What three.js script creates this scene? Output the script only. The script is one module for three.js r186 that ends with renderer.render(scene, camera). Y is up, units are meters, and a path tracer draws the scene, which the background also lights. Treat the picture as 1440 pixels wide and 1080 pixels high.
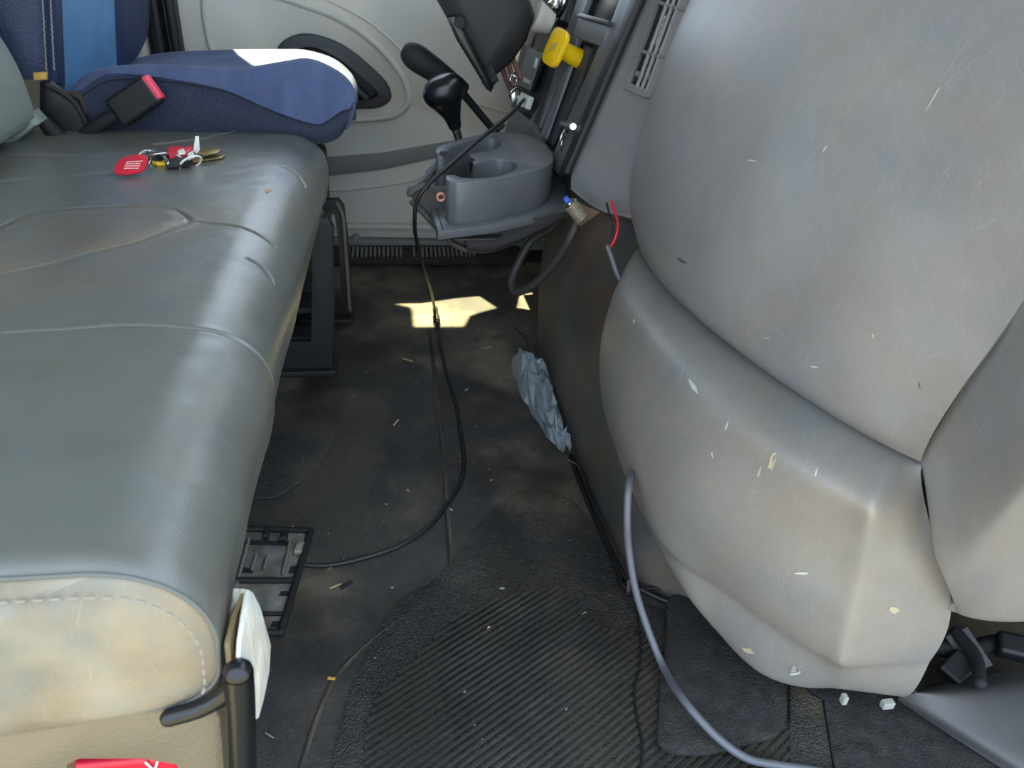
import * as THREE from 'three';
import { RoundedBoxGeometry } from 'three/addons/geometries/RoundedBoxGeometry.js';
import { mergeGeometries, toCreasedNormals } from 'three/addons/utils/BufferGeometryUtils.js';

// ---------------------------------------------------------------- camera, sky, sun, exposure
const V = (x, y, z) => new THREE.Vector3(x, y, z);
const scene = new THREE.Scene();
const FOCAL = 1082, EYE = V(0, 0.8, 0);
// world axes seen from the camera: z from its vanishing point, x from the level of the far door sill
const down = V(-174, 669, -1082).normalize();
const AX = V(0, -1082, -190).normalize().cross(down).normalize();
const AZ = down.clone().negate(), AY = AZ.clone().cross(AX);
const camera = new THREE.PerspectiveCamera(2 * Math.atan(540 / FOCAL) * 180 / Math.PI, 1440 / 1080, 0.02, 60);
camera.position.copy(EYE);
camera.quaternion.setFromRotationMatrix(new THREE.Matrix4().makeBasis(V(AX.x, AY.x, AZ.x), V(AX.y, AY.y, AZ.y), V(AX.z, AY.z, AZ.z)));
camera.focus = 1.0; camera.userData.fStop = 9;
camera.updateMatrixWorld();
const renderer = new THREE.WebGLRenderer({ antialias: true });
renderer.toneMapping = THREE.LinearToneMapping;
renderer.toneMappingExposure = 1.33;
renderer.shadowMap.enabled = true;
scene.background = new THREE.Color(0.76, 0.92, 1.12);
scene.backgroundIntensity = 2.6; scene.environmentIntensity = 2.6;
const sun = new THREE.DirectionalLight(new THREE.Color(1, 0.9, 0.5), 28);
const SUN = V(0.08, -1, 0.47).normalize();                       // the way sunlight travels: in through the far door's window
sun.position.copy(V(0.13, 0, -1.62).addScaledVector(SUN, -6)); sun.target.position.set(0.13, 0, -1.62);
sun.castShadow = true;
Object.assign(sun.shadow.camera, { left: -3, right: 3, top: 3, bottom: -3, near: 0.5, far: 14 });
scene.add(sun, sun.target);

// ---------------------------------------------------------------- helpers
function dirOf(px, py) { const r = V(px - 720, 540 - py, -FOCAL); return V(AX.dot(r), AY.dot(r), AZ.dot(r)); }
function P(axis, v, px, py) { const d = dirOf(px, py); return EYE.clone().addScaledVector(d, (v - EYE[axis]) / d[axis]); }   // the point of a plane x, y or z = v
function onPlane(o, n, px, py) { const d = dirOf(px, py); return EYE.clone().addScaledVector(d, o.clone().sub(EYE).dot(n) / d.dot(n)); }
let seed = 7; const rnd = () => { seed = (seed * 1664525 + 1013904223) >>> 0; return seed / 4294967296; };
const lerp = (a, b, t) => a + (b - a) * t, clamp = (v, a = 0, b = 1) => Math.min(b, Math.max(a, v));
const smooth = (a, b, v) => { const t = clamp((v - a) / (b - a)); return t * t * (3 - 2 * t); };
const counts = {};
const numbered = (n) => { const k = counts[n] = (counts[n] ?? -1) + 1; return k ? n + '_' + String(k).padStart(3, '0') : n; };
function thing(name, label, category, base, group) {
  const o = new THREE.Group(); o.name = numbered(name); o.position.copy(base); o.userData = { label, category };
  if (group) o.userData.group = group;
  scene.add(o); return o;
}
function rootOf(o) { while (o.parent && o.parent !== scene) o = o.parent; return o; }
function put(name, geo, mat, parent = scene, label) {                // geometry in world places; shifted to its thing's base
  const g = Array.isArray(geo) ? merge(geo) : geo;
  if (parent !== scene) { const b = rootOf(parent).position; g.translate(-b.x, -b.y, -b.z); }
  const m = new THREE.Mesh(g, mat); m.name = parent === scene ? numbered(name) : name; m.castShadow = m.receiveShadow = true;
  if (label) m.userData.label = label;
  parent.add(m); return m;
}
function tag(o, label, category, group) { Object.assign(o.userData, { label, category }); if (group) o.userData.group = group; return o; }
function struct(name, geo, mat) { const m = put(name, geo, mat); m.name = name; m.userData.kind = 'structure'; return m; }
const stuff = (m) => { m.userData.kind = 'stuff'; return m; };
function merge(list) {
  const l = list.map((g) => { g = g.index ? g.toNonIndexed() : g; for (const k of Object.keys(g.attributes)) if (!['position', 'normal', 'uv'].includes(k)) g.deleteAttribute(k); return g; });
  return mergeGeometries(l);
}
function boxUV(g) {                                                  // uv in metres, by the way a face points
  g = g.index ? g.toNonIndexed() : g;
  const p = g.attributes.position, n = g.attributes.normal, uv = new Float32Array(p.count * 2);
  for (let i = 0; i < p.count; i += 3) {
    const ax = Math.abs(n.getX(i) + n.getX(i + 1) + n.getX(i + 2)), ay = Math.abs(n.getY(i) + n.getY(i + 1) + n.getY(i + 2)), az = Math.abs(n.getZ(i) + n.getZ(i + 1) + n.getZ(i + 2));
    for (let k = i; k < i + 3; k++) {
      const x = p.getX(k), y = p.getY(k), z = p.getZ(k);
      const [u, v] = ax >= ay && ax >= az ? [z, y] : ay >= az ? [x, z] : [x, y];
      uv[k * 2] = u; uv[k * 2 + 1] = v;
    }
  }
  g.setAttribute('uv', new THREE.BufferAttribute(uv, 2)); return g;
}
const at = (g, p, ry = 0, rx = 0, rz = 0) => boxUV(g.applyMatrix4(new THREE.Matrix4().compose(p, new THREE.Quaternion().setFromEuler(new THREE.Euler(rx, ry, rz)), V(1, 1, 1))));
const rbox = (w, h, d, r, p, ry = 0, rx = 0, rz = 0) => at(new RoundedBoxGeometry(w, h, d, 2, Math.min(r, w / 2.01, h / 2.01, d / 2.01)), p, ry, rx, rz);
const basis = (o, u, v, w) => new THREE.Matrix4().makeBasis(u, v, w).setPosition(o);
function tube(pts, r, n = 60, sides = 8) {
  const c = new THREE.CatmullRomCurve3(pts, false, 'centripetal');
  const g = [new THREE.TubeGeometry(c, n, r, sides)];
  for (const e of [pts[0], pts[pts.length - 1]]) g.push(new THREE.SphereGeometry(r * 0.99, sides, 5).translate(e.x, e.y, e.z));
  return merge(g);
}
function rod(a, b, ra, rb = ra, sides = 14) {
  const d = b.clone().sub(a), g = new THREE.CylinderGeometry(rb, ra, d.length(), sides, 1);
  g.applyMatrix4(new THREE.Matrix4().compose(a.clone().lerp(b, 0.5), new THREE.Quaternion().setFromUnitVectors(V(0, 1, 0), d.normalize()), V(1, 1, 1)));
  return g;
}
// extrude an outline of points lying in the plane (o; u, v) along w = u x v by depth, from the plane
function slab(pts, o, u, v, depth, bevel = 0.002, holes = [], smoothHoles = false) {
  const w = u.clone().cross(v).normalize(), flat = (q) => { const d = q.clone().sub(o); return new THREE.Vector2(d.dot(u), d.dot(v)); };
  const s = new THREE.Shape(pts.map(flat));
  for (const h of holes) s.holes.push(new THREE.Path(h.map(flat)));
  const g = new THREE.ExtrudeGeometry(s, { depth: depth - 2 * bevel, bevelEnabled: bevel > 0, bevelSize: bevel, bevelOffset: -bevel, bevelThickness: bevel, bevelSegments: 2 });
  g.translate(0, 0, bevel);
  return boxUV(toCreasedNormals(g.applyMatrix4(basis(o, u, v, w)), 0.7));
}
const closed = (pts, n = 80) => new THREE.CatmullRomCurve3(pts, true, 'centripetal').getPoints(n).slice(0, -1);
const curve = (pts, n = 40) => new THREE.CatmullRomCurve3(pts, false, 'centripetal').getPoints(n);
// a smooth surface through a net of points (rows of equal length), with thickness behind it; uv in metres
function cr(p0, p1, p2, p3, t) { const t2 = t * t, t3 = t2 * t; return 0.5 * (2 * p1 + (p2 - p0) * t + (2 * p0 - 5 * p1 + 4 * p2 - p3) * t2 + (3 * p1 - p0 - 3 * p2 + p3) * t3); }
function crv(a, t) {
  const n = a.length - 1, s = clamp(t) * n, i = Math.min(n - 1, Math.floor(s)), f = s - i;
  const g = (k) => k < 0 ? a[0].clone().multiplyScalar(2).sub(a[1]) : k > n ? a[n].clone().multiplyScalar(2).sub(a[n - 1]) : a[k];
  const [p, q, r, w] = [g(i - 1), g(i), g(i + 1), g(i + 2)];
  return V(cr(p.x, q.x, r.x, w.x, f), cr(p.y, q.y, r.y, w.y, f), cr(p.z, q.z, r.z, w.z, f));
}
function surface(fn, nu, nv, { thick = 0, flip = false, color, bumpFn, inside } = {}) {
  const pos = [], uv = [], idx = [], col = [], W = nu + 1;
  for (let j = 0; j <= nv; j++) for (let i = 0; i <= nu; i++) { const q = fn(i / nu, j / nv); pos.push(q.x, q.y, q.z); }
  const q = (i, j) => V().fromArray(pos, (j * W + i) * 3);
  const ul = [0], vl = [0], mj = nv >> 1, mi = nu >> 1;
  for (let i = 1; i <= nu; i++) ul.push(ul[i - 1] + q(i, mj).distanceTo(q(i - 1, mj)));
  for (let j = 1; j <= nv; j++) vl.push(vl[j - 1] + q(mi, j).distanceTo(q(mi, j - 1)));
  for (let j = 0; j <= nv; j++) for (let i = 0; i <= nu; i++) { uv.push(ul[i], vl[j]); if (color) { const c = color(q(i, j), i / nu, j / nv); col.push(c[0], c[1], c[2]); } }
  for (let j = 0; j < nv; j++) for (let i = 0; i < nu; i++) {
    const a = j * W + i, b = a + 1, c = a + W, d = c + 1;
    flip ? idx.push(a, c, b, b, c, d) : idx.push(a, b, c, b, d, c);
  }
  let facing = 0;                                                     // the front of every surface is the side that shows in the cab's doorway
  for (let k = 0; k < idx.length; k += 3) { const a = V().fromArray(pos, idx[k] * 3), b = V().fromArray(pos, idx[k + 1] * 3), c = V().fromArray(pos, idx[k + 2] * 3); facing += b.clone().sub(a).cross(c.clone().sub(a)).dot((inside ? a.clone().sub(inside) : EYE.clone().sub(a)).normalize()); }
  if (facing < 0) { flip = !flip; for (let k = 0; k < idx.length; k += 3) [idx[k + 1], idx[k + 2]] = [idx[k + 2], idx[k + 1]]; }
  const g = new THREE.BufferGeometry();
  g.setAttribute('position', new THREE.Float32BufferAttribute(pos, 3)); g.setAttribute('uv', new THREE.Float32BufferAttribute(uv, 2));
  if (color) g.setAttribute('color', new THREE.Float32BufferAttribute(col, 3));
  g.setIndex(idx); g.computeVertexNormals();
  if (bumpFn) {
    const n = g.attributes.normal, p = g.attributes.position;
    for (let j = 0; j <= nv; j++) for (let i = 0; i <= nu; i++) { const k = j * W + i, h = bumpFn(V().fromBufferAttribute(p, k), i / nu, j / nv); p.setXYZ(k, p.getX(k) + n.getX(k) * h, p.getY(k) + n.getY(k) * h, p.getZ(k) + n.getZ(k) * h); }
    g.computeVertexNormals();
  }
  if (!thick) return g;
  const N = W * (nv + 1), P2 = [...g.attributes.position.array], n = g.attributes.normal.array, uv2 = [...uv, ...uv], idx2 = [...idx];
  for (let k = 0; k < N * 3; k++) P2.push(g.attributes.position.array[k] - n[k] * thick);
  for (let k = 0; k < idx.length; k += 3) idx2.push(idx[k] + N, idx[k + 2] + N, idx[k + 1] + N);
  const rim = []; for (let i = 0; i < nu; i++) rim.push(i); for (let j = 0; j < nv; j++) rim.push(j * W + nu); for (let i = nu; i > 0; i--) rim.push(nv * W + i); for (let j = nv; j > 0; j--) rim.push(j * W);
  const base = P2.length / 3;                                       // the rim has vertices of its own, so that the edge stays crisp
  for (const a of rim) { P2.push(P2[a * 3], P2[a * 3 + 1], P2[a * 3 + 2]); uv2.push(uv[a * 2], uv[a * 2 + 1]); }
  for (const a of rim) { const b = a + N; P2.push(P2[b * 3], P2[b * 3 + 1], P2[b * 3 + 2]); uv2.push(uv[a * 2] + thick, uv[a * 2 + 1] + thick); }
  const L = rim.length;
  for (let k = 0; k < L; k++) { const a = base + k, b = base + (k + 1) % L, c = a + L, d = b + L; flip ? idx2.push(a, b, c, b, d, c) : idx2.push(a, c, b, b, c, d); }
  const h = new THREE.BufferGeometry();
  h.setAttribute('position', new THREE.Float32BufferAttribute(P2, 3)); h.setAttribute('uv', new THREE.Float32BufferAttribute(uv2, 2));
  if (color) { const cc = [...col, ...col]; for (let t = 0; t < 2; t++) for (const a of rim) cc.push(col[a * 3], col[a * 3 + 1], col[a * 3 + 2]); h.setAttribute('color', new THREE.Float32BufferAttribute(cc, 3)); }
  h.setIndex(idx2); h.computeVertexNormals(); return h;
}
function bsp(a, t) {                                                 // like crv, but only drawn towards its inner points: smoother
  const n = a.length - 1, s = clamp(t) * n, i = Math.min(n - 1, Math.floor(s)), f = s - i, f2 = f * f, f3 = f2 * f;
  const g = (k) => k < 0 ? a[0].clone().multiplyScalar(2).sub(a[1]) : k > n ? a[n].clone().multiplyScalar(2).sub(a[n - 1]) : a[k];
  return V().addScaledVector(g(i - 1), (1 - 3 * f + 3 * f2 - f3) / 6).addScaledVector(g(i), (4 - 6 * f2 + 3 * f3) / 6).addScaledVector(g(i + 1), (1 + 3 * f + 3 * f2 - 3 * f3) / 6).addScaledVector(g(i + 2), f3 / 6);
}
const sharp = (a) => a.map((q, i) => i && i < a.length - 1 ? q.clone().multiplyScalar(8 / 6).addScaledVector(a[i - 1], -1 / 6).addScaledVector(a[i + 1], -1 / 6) : q);
const softNet = (list) => { const r = list.map(sharp), c = r[0].map((_, i) => sharp(r.map((x) => x[i]))), rows = r.map((x, j) => x.map((_, i) => c[i][j])); return (u, v) => bsp(rows.map((r) => bsp(r, u)), v); };
const net = (rows) => (u, v) => crv(rows.map((r) => crv(r, u)), v);

// ---------------------------------------------------------------- noise and textures
const hash = (x, y, s) => { let h = Math.imul(x, 374761393) ^ Math.imul(y, 668265263) ^ Math.imul(s, 1274126177); h = Math.imul(h ^ (h >>> 13), 1274126177); return ((h ^ (h >>> 16)) >>> 0) / 4294967296; };
function vn(x, y, per, s) {
  const xi = Math.floor(x), yi = Math.floor(y), fx = x - xi, fy = y - yi, u = fx * fx * (3 - 2 * fx), v = fy * fy * (3 - 2 * fy), w = (k) => ((k % per) + per) % per;
  const a = hash(w(xi), w(yi), s), b = hash(w(xi + 1), w(yi), s), c = hash(w(xi), w(yi + 1), s), d = hash(w(xi + 1), w(yi + 1), s);
  return a + (b - a) * u + (c - a) * v + (a - b - c + d) * u * v;
}
function fbm(x, y, per, oct, s) { let v = 0, a = 0.5, t = 0; for (let o = 0; o < oct; o++) { v += a * vn(x, y, per, s + o); t += a; x *= 2; y *= 2; per *= 2; a *= 0.5; } return v / t; }
const free = (x, y, oct, s) => fbm(x + 500, y + 500, 1 << 20, oct, s);
function dataTex(n, fn, size, srgb = false) {                        // fn(u, v) -> grey or [r, g, b] in 0..1; size in metres
  const d = new Uint8Array(n * n * 4);
  for (let j = 0; j < n; j++) for (let i = 0; i < n; i++) { const c = fn(i / n, j / n), k = (j * n + i) * 4; if (typeof c === 'number') d[k] = d[k + 1] = d[k + 2] = clamp(c) * 255; else for (let q = 0; q < 3; q++) d[k + q] = clamp(c[q]) * 255; d[k + 3] = 255; }
  const t = new THREE.DataTexture(d, n, n); t.wrapS = t.wrapT = THREE.RepeatWrapping; t.magFilter = THREE.LinearFilter; t.minFilter = THREE.LinearMipmapLinearFilter; t.generateMipmaps = true;
  if (srgb) t.colorSpace = THREE.SRGBColorSpace;
  t.repeat.set(1 / size, 1 / size); t.needsUpdate = true; return t;
}
function canvasTex(w, h, draw, size, wrap = true) {
  const c = document.createElement('canvas'); c.width = w; c.height = h; draw(c.getContext('2d'), w, h);
  const t = new THREE.CanvasTexture(c); t.colorSpace = THREE.SRGBColorSpace;
  if (wrap) { t.wrapS = t.wrapT = THREE.RepeatWrapping; t.repeat.set(1 / size, 1 / size); }
  return t;
}
// leather grain: small cells with creases between them
const grain = dataTex(512, (u, v) => { const wx = u * 64 + 1.5 * fbm(u * 16, v * 16, 16, 2, 3), wy = v * 64 + 1.5 * fbm(u * 16, v * 16, 16, 2, 9); return 0.6 * vn(wx, wy, 64, 1) + 0.4 * vn(wx * 2, wy * 2, 128, 2); }, 0.09);
const pebble = dataTex(512, (u, v) => smooth(0.35, 0.7, 0.7 * vn(u * 60, v * 60, 60, 11) + 0.3 * vn(u * 120, v * 120, 120, 12)), 0.10);
const fine = dataTex(256, (u, v) => fbm(u * 64, v * 64, 64, 2, 21), 0.1);
const rough = (lo, hi, n, s, size) => dataTex(256, (u, v) => lerp(lo, hi, fbm(u * n, v * n, n, 4, s)), size);
function mottled(n, base, cells, amount, size, extra) {              // colour drawn over noise, with optional strokes
  const [r, g, b] = base;
  return canvasTex(n, n, (c) => {
    const im = new ImageData(n, n);
    for (let j = 0; j < n; j++) for (let i = 0; i < n; i++) {
      const f = 1 + amount * (fbm(i / n * cells, j / n * cells, cells, 5, 31) - 0.5), w = amount * 0.35 * (fbm(i / n * cells * 2, j / n * cells * 2, cells * 2, 3, 77) - 0.5), k = (j * n + i) * 4;
      im.data[k] = r * (f + w); im.data[k + 1] = g * f; im.data[k + 2] = b * (f - w); im.data[k + 3] = 255;
    }
    c.putImageData(im, 0, 0); extra?.(c, n);
  }, size);
}
function scratches(c, n, count, rgb, len, alpha, width, bias = 0.9, spread = 1.2) {
  for (let k = 0; k < count; k++) {
    const x = rnd() * n, y = rnd() * n, a = bias + (rnd() - 0.5) * spread, l = len * (0.3 + rnd());
    c.strokeStyle = `rgba(${rgb},${alpha * (0.3 + rnd() * 0.7)})`; c.lineWidth = width * (0.5 + rnd());
    c.beginPath(); c.moveTo(x, y); const b = (rnd() - 0.5) * l * 0.5;
    c.quadraticCurveTo(x + Math.cos(a) * l / 2 + b, y + Math.sin(a) * l / 2 - b, x + Math.cos(a) * l, y + Math.sin(a) * l); c.stroke();
  }
}
const mat = (o) => new THREE.MeshPhysicalMaterial({ side: THREE.DoubleSide, ...o });
const dashMap = mottled(2048, [126, 125, 125], 6, 0.22, 0.62, (c, n) => {
  scratches(c, n, 5200, '178,176,170', 46, 0.20, 1.5); scratches(c, n, 900, '198,194,184', 90, 0.22, 1.6, 1.9, 0.7); scratches(c, n, 160, '92,90,88', 60, 0.25, 2, 1, 3);
});
const M = {
  dash: mat({ map: dashMap, roughness: 0.46, clearcoat: 0.35, clearcoatRoughness: 0.42, bumpMap: grain, bumpScale: 0.00013 }),
  dashLow: mat({ map: dashMap, color: 0xfbf6ec, roughness: 0.44, clearcoat: 0.35, clearcoatRoughness: 0.4, bumpMap: grain, bumpScale: 0.00015 }),
  dashPlain: mat({ map: mottled(512, [120, 119, 120], 8, 0.12, 0.4, (c, n) => scratches(c, n, 200, '165,160,152', 14, 0.2, 0.8)), roughness: 0.6, bumpMap: fine, bumpScale: 0.0003 }),
  bench: mat({ map: mottled(1024, [255, 255, 255], 8, 0.22, 0.5, (c, n) => scratches(c, n, 1200, '255,255,255', 22, 0.12, 1, 0, 1)), vertexColors: true, roughness: 0.4, clearcoat: 1, clearcoatRoughness: 0.36, bumpMap: grain, bumpScale: 0.0002 }),
  benchEnd: mat({ map: mottled(1024, [128, 120, 104], 7, 0.42, 0.35, (c, n) => scratches(c, n, 900, '184,172,145', 30, 0.2, 2, 1.5, 0.8)), roughness: 0.5, bumpMap: grain, bumpScale: 0.0002 }),
  benchBack: mat({ color: 0x7d857e, roughness: 0.5, bumpMap: grain, bumpScale: 0.0004 }),
  seam: mat({ color: 0x5c605d, roughness: 0.5 }),
  thread: mat({ color: 0x8a8478, roughness: 0.8 }),
  tanPlate: mat({ color: 0x716857, roughness: 0.45, bumpMap: fine, bumpScale: 0.0004 }),
  blackGloss: mat({ color: 0x0c0f13, roughness: 0.28 }),
  black: mat({ color: 0x141416, roughness: 0.55, bumpMap: fine, bumpScale: 0.0002 }),
  blackSoft: mat({ color: 0x18181a, roughness: 0.75 }),
  rubber: mat({ color: 0x121213, roughness: 0.5 }),
  paintedLeg: mat({ map: mottled(256, [20, 19, 20], 8, 0.5, 0.2), roughness: 0.6 }),
  console: mat({ map: mottled(512, [86, 88, 91], 8, 0.14, 0.3), roughness: 0.42, bumpMap: fine, bumpScale: 0.0002 }),
  consoleDark: mat({ map: mottled(512, [56, 55, 57], 8, 0.3, 0.3), roughness: 0.55, bumpMap: fine, bumpScale: 0.0003 }),
  consoleBrown: mat({ map: mottled(512, [64, 60, 58], 8, 0.35, 0.3), roughness: 0.7 }),
  cover: mat({ map: mottled(1024, [72, 67, 61], 5, 0.85, 0.7, (c, n) => scratches(c, n, 500, '120,108,90', 60, 0.12, 2.5, 1.6, 0.8)), roughness: 0.62, bumpMap: grain, bumpScale: 0.0004 }),
  door: mat({ map: mottled(1024, [184, 181, 170], 5, 0.16, 1.0, (c, n) => scratches(c, n, 240, '120,116,104', 22, 0.2, 1.2, 2, 3)), roughness: 0.6, bumpMap: fine, bumpScale: 0.0002 }),
  doorDark: mat({ color: 0x777571, roughness: 0.7 }),
  cup: mat({ color: 0x2a2b2f, roughness: 0.5 }),
  navy: mat({ map: canvasTex(512, 512, (c, n) => { c.fillStyle = '#242836'; c.fillRect(0, 0, n, n); for (let i = 0; i < n; i += 8) { c.fillStyle = 'rgba(72,78,102,.55)'; c.fillRect(i, 0, 3, n); } for (let k = 0; k < 9000; k++) { c.fillStyle = rnd() < 0.5 ? 'rgba(12,16,34,.35)' : 'rgba(140,150,190,.25)'; c.fillRect(rnd() * n, rnd() * n, 2, 4); } }, 0.12), roughness: 0.95, sheen: 0.4, sheenColor: new THREE.Color(0.3, 0.33, 0.42), sheenRoughness: 0.6 }),
  seatBlue: mat({ map: mottled(512, [70, 82, 114], 12, 0.25, 0.3), roughness: 0.9, sheen: 0.3, sheenColor: new THREE.Color(0.4, 0.44, 0.52), bumpMap: fine, bumpScale: 0.0005 }),
  blueDark: mat({ map: mottled(512, [34, 46, 74], 8, 0.3, 0.3), roughness: 0.4, bumpMap: grain, bumpScale: 0.0004 }),
  blueLight: mat({ map: mottled(512, [84, 128, 168], 8, 0.2, 0.3), roughness: 0.36, bumpMap: grain, bumpScale: 0.0003 }),
  yellow: mat({ color: 0xf2c414, roughness: 0.4 }),
  red: mat({ color: 0xd8203a, roughness: 0.4 }),
  button: mat({ color: 0xe2405a, roughness: 0.4 }),
  steel: mat({ color: 0xc9c9c6, metalness: 1, roughness: 0.22 }),
  chrome: mat({ color: 0xe6e8ea, metalness: 1, roughness: 0.1 }),
  brass: mat({ color: 0xa08c54, metalness: 0.8, roughness: 0.4 }),
  clipWhite: mat({ color: 0x9b9a92, roughness: 0.6 }), scuff: mat({ color: 0xa79c82, roughness: 0.9 }), scuffPale: mat({ color: 0xb4b4ae, roughness: 0.9 }), scuffDark: mat({ color: 0x4c4c4c, roughness: 0.9 }),
  white: mat({ color: 0xe4e2d6, roughness: 0.6 }),
  greyCable: mat({ color: 0x5a5c61, roughness: 0.4 }),
  chip: mat({ color: 0xb39a70, roughness: 0.9 }), lint: mat({ color: 0x86827a, roughness: 0.95 }),
  strap: mat({ color: 0xc39a4a, roughness: 0.8 }),
  plastic: mat({ color: 0xd6e0e6, roughness: 0.12, transmission: 0.72, clearcoat: 1, clearcoatRoughness: 0.08, thickness: 0, ior: 1.45 }),
  gritty: mat({ map: mottled(512, [40, 38, 37], 16, 0.9, 0.2), roughness: 0.85, bumpMap: pebble, bumpScale: 0.0009 }),
  concrete: mat({ map: mottled(512, [118, 112, 100], 8, 0.25, 3), roughness: 0.95 }),
  cabGrey: mat({ color: 0x8b8a85, roughness: 0.8 }),
  wire: mat({ color: 0x8a625a, roughness: 0.5 }), wireRed: mat({ color: 0xd42238, roughness: 0.4 }), hose: mat({ color: 0x3a3836, roughness: 0.55 }),
  knob: mat({ color: 0x121315, roughness: 0.3 }), copper: mat({ color: 0xb98a72, metalness: 0.6, roughness: 0.45 }), rust: mat({ color: 0x6a5648, roughness: 0.85 }), rustLight: mat({ color: 0x94887a, metalness: 0.5, roughness: 0.5 }), blueTape: mat({ color: 0x2a4fb8, roughness: 0.5 }),
  tagRed: mat({ color: 0xc8283c, roughness: 0.35 }), kraft: mat({ color: 0xa08c66, roughness: 0.95 }), kraftDark: mat({ color: 0x6e4a34, roughness: 0.95 }), cardShade: mat({ color: 0xb5b3a8, roughness: 0.9 }),
  card: mat({ map: mottled(512, [205, 205, 196], 10, 0.35, 0.25, (c, n) => { scratches(c, n, 900, '120,118,108', 60, 0.35, 2, 1.35, 0.35); scratches(c, n, 300, '235,235,228', 60, 0.5, 2, 1.35, 0.35); }), roughness: 0.9 }),
  grate: mat({ map: mottled(256, [104, 102, 96], 8, 0.7, 0.15), roughness: 0.7 }), stepGrey: mat({ map: mottled(512, [76, 74, 74], 8, 0.15, 0.4), roughness: 0.55 }),
  glassClear: mat({ color: 0xffffff, roughness: 0.02, transmission: 1, thickness: 0, ior: 1.5 }),
};
const EX = V(1, 0, 0), EY = V(0, 1, 0), EZ = V(0, 0, 1), WZ = V(0, 0, -1);
const px = (axis, v, list) => list.map(([a, b]) => P(axis, v, a, b));
const floorSlab = (pts, y, h, bevel = 0.0015, holes = []) => slab(pts, V(0, y, 0), EZ, EX, h, bevel, holes);
const zSlab = (pts, z, d, bevel = 0.002, holes = []) => slab(pts, V(0, 0, z), EX, EY, d, bevel, holes);      // grows towards +z
const xSlab = (pts, x, d, bevel = 0.002, holes = []) => slab(pts, V(x, 0, 0), WZ, EY, d, bevel, holes);      // grows towards +x
const box = (x0, x1, y0, y1, z0, z1, r = 0.004) => rbox(x1 - x0, y1 - y0, z1 - z0, r, V((x0 + x1) / 2, (y0 + y1) / 2, (z0 + z1) / 2));

// ---------------------------------------------------------------- the cab shell
struct('ground', box(-15, 15, -1.2, -1.1, -15, 15, 0.001), M.concrete);
struct('floor', box(-0.9, 1.02, -0.07, -0.006, -2.12, -0.22), M.blackSoft);
const eaves = P('y', 0, 620, 468).addScaledVector(SUN, 1.55 / SUN.y).z;                // the roof's far edge, which ends the sun patch on the floor towards us
const overFloor = (a, b) => P('y', 0, a, b).addScaledVector(SUN, 1.55 / SUN.y).setY(1.5);
// over the rear half of the door window the roof stops shorter, so that sun also falls across the driver's seat
struct('ceiling', floorSlab([V(-0.92, 1.5, -0.2), V(0.5, 1.5, -0.2), V(0.5, 1.5, eaves), overFloor(584, 466), overFloor(581, 438), overFloor(546, 430), V(-0.168, 1.5, overFloor(536, 429).z), V(-0.168, 1.5, -2.14), V(-0.92, 1.5, -2.14)], 1.5, 0.05, 0.001), M.cabGrey);
struct('wall_back', box(-0.94, -0.88, -0.07, 1.52, -2.14, -0.2), M.cabGrey);
struct('wall_front', box(0.98, 1.04, -0.3, 0.93, -2.14, -0.2), M.cabGrey);
const pane = slab([V(1.0, 0.93, -2.05), V(1.0, 0.93, -0.28), V(0.5, 1.5, -0.28), V(0.5, 1.5, -2.05)], V(1.0, 0.93, -1.2), EZ, V(-0.5, 0.57, 0).normalize(), 0.005, 0);
struct('window_1', pane, M.glassClear);
struct('trim_1', [rod(V(1.01, 0.9, -0.25), V(0.49, 1.52, -0.25), 0.04), rod(V(1.01, 0.9, -2.09), V(0.49, 1.52, -2.09), 0.05)], M.cabGrey);
const DZ = -2.05;                                                     // the inner face of the far door
// the window opening is where sun that reaches the floor patch passes the door
const throughDoor = (a, b) => { const q = P('y', 0, a, b); return q.addScaledVector(SUN, (DZ - q.z) / SUN.z); };
const w1 = throughDoor(594, 427), w2 = throughDoor(640, 420), w3 = throughDoor(674, 417), w4 = throughDoor(719, 447), w5 = throughDoor(682, 457), w6 = throughDoor(664, 463), w7 = throughDoor(580, 462);
const w8 = w6.clone().add(V(-0.08, 0, 0)).setY(1.42);
const overSeat = (a, b) => { const s = P('y', 0.5, a, b); return s.addScaledVector(SUN, (DZ - s.z) / SUN.z); };
const r1 = overSeat(311, 84), r2 = overSeat(345, 104), rear = (y) => V(lerp(r1.x, r2.x, (y - r1.y) / (r2.y - r1.y)), y, DZ);   // the leaning rear edge of the window
const opening = [rear(w1.y), w1, w2, w3, w4, w5, w6, w8, rear(1.42)];
const vent = [[718, 430], [732, 414], [776, 409], [776, 426], [747, 437]].map(([a, b], i) => throughDoor(a, b).add(i > 2 || !i ? V(-0.012, 0.15, 0) : V()));
const doorPlate = [V(-0.9, -0.01, DZ), V(1.0, -0.01, DZ), V(1.0, 1.52, DZ), V(-0.9, 1.52, DZ)];
const cupOuter = closed(px('z', DZ, [[388, 92], [391, 66], [412, 50], [440, 48], [480, 62], [520, 92], [546, 120], [550, 138], [536, 150], [500, 153], [440, 152], [400, 130]]), 70);
const cupInner = closed(px('z', DZ, [[402, 92], [406, 73], [422, 63], [442, 62], [474, 76], [510, 104], [532, 124], [534, 134], [524, 141], [498, 143], [445, 140], [412, 122]]), 70);
const dDoor = struct('door_1', zSlab(doorPlate, DZ - 0.07, 0.07, 0.002, [opening, vent, cupOuter]), M.door);
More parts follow.
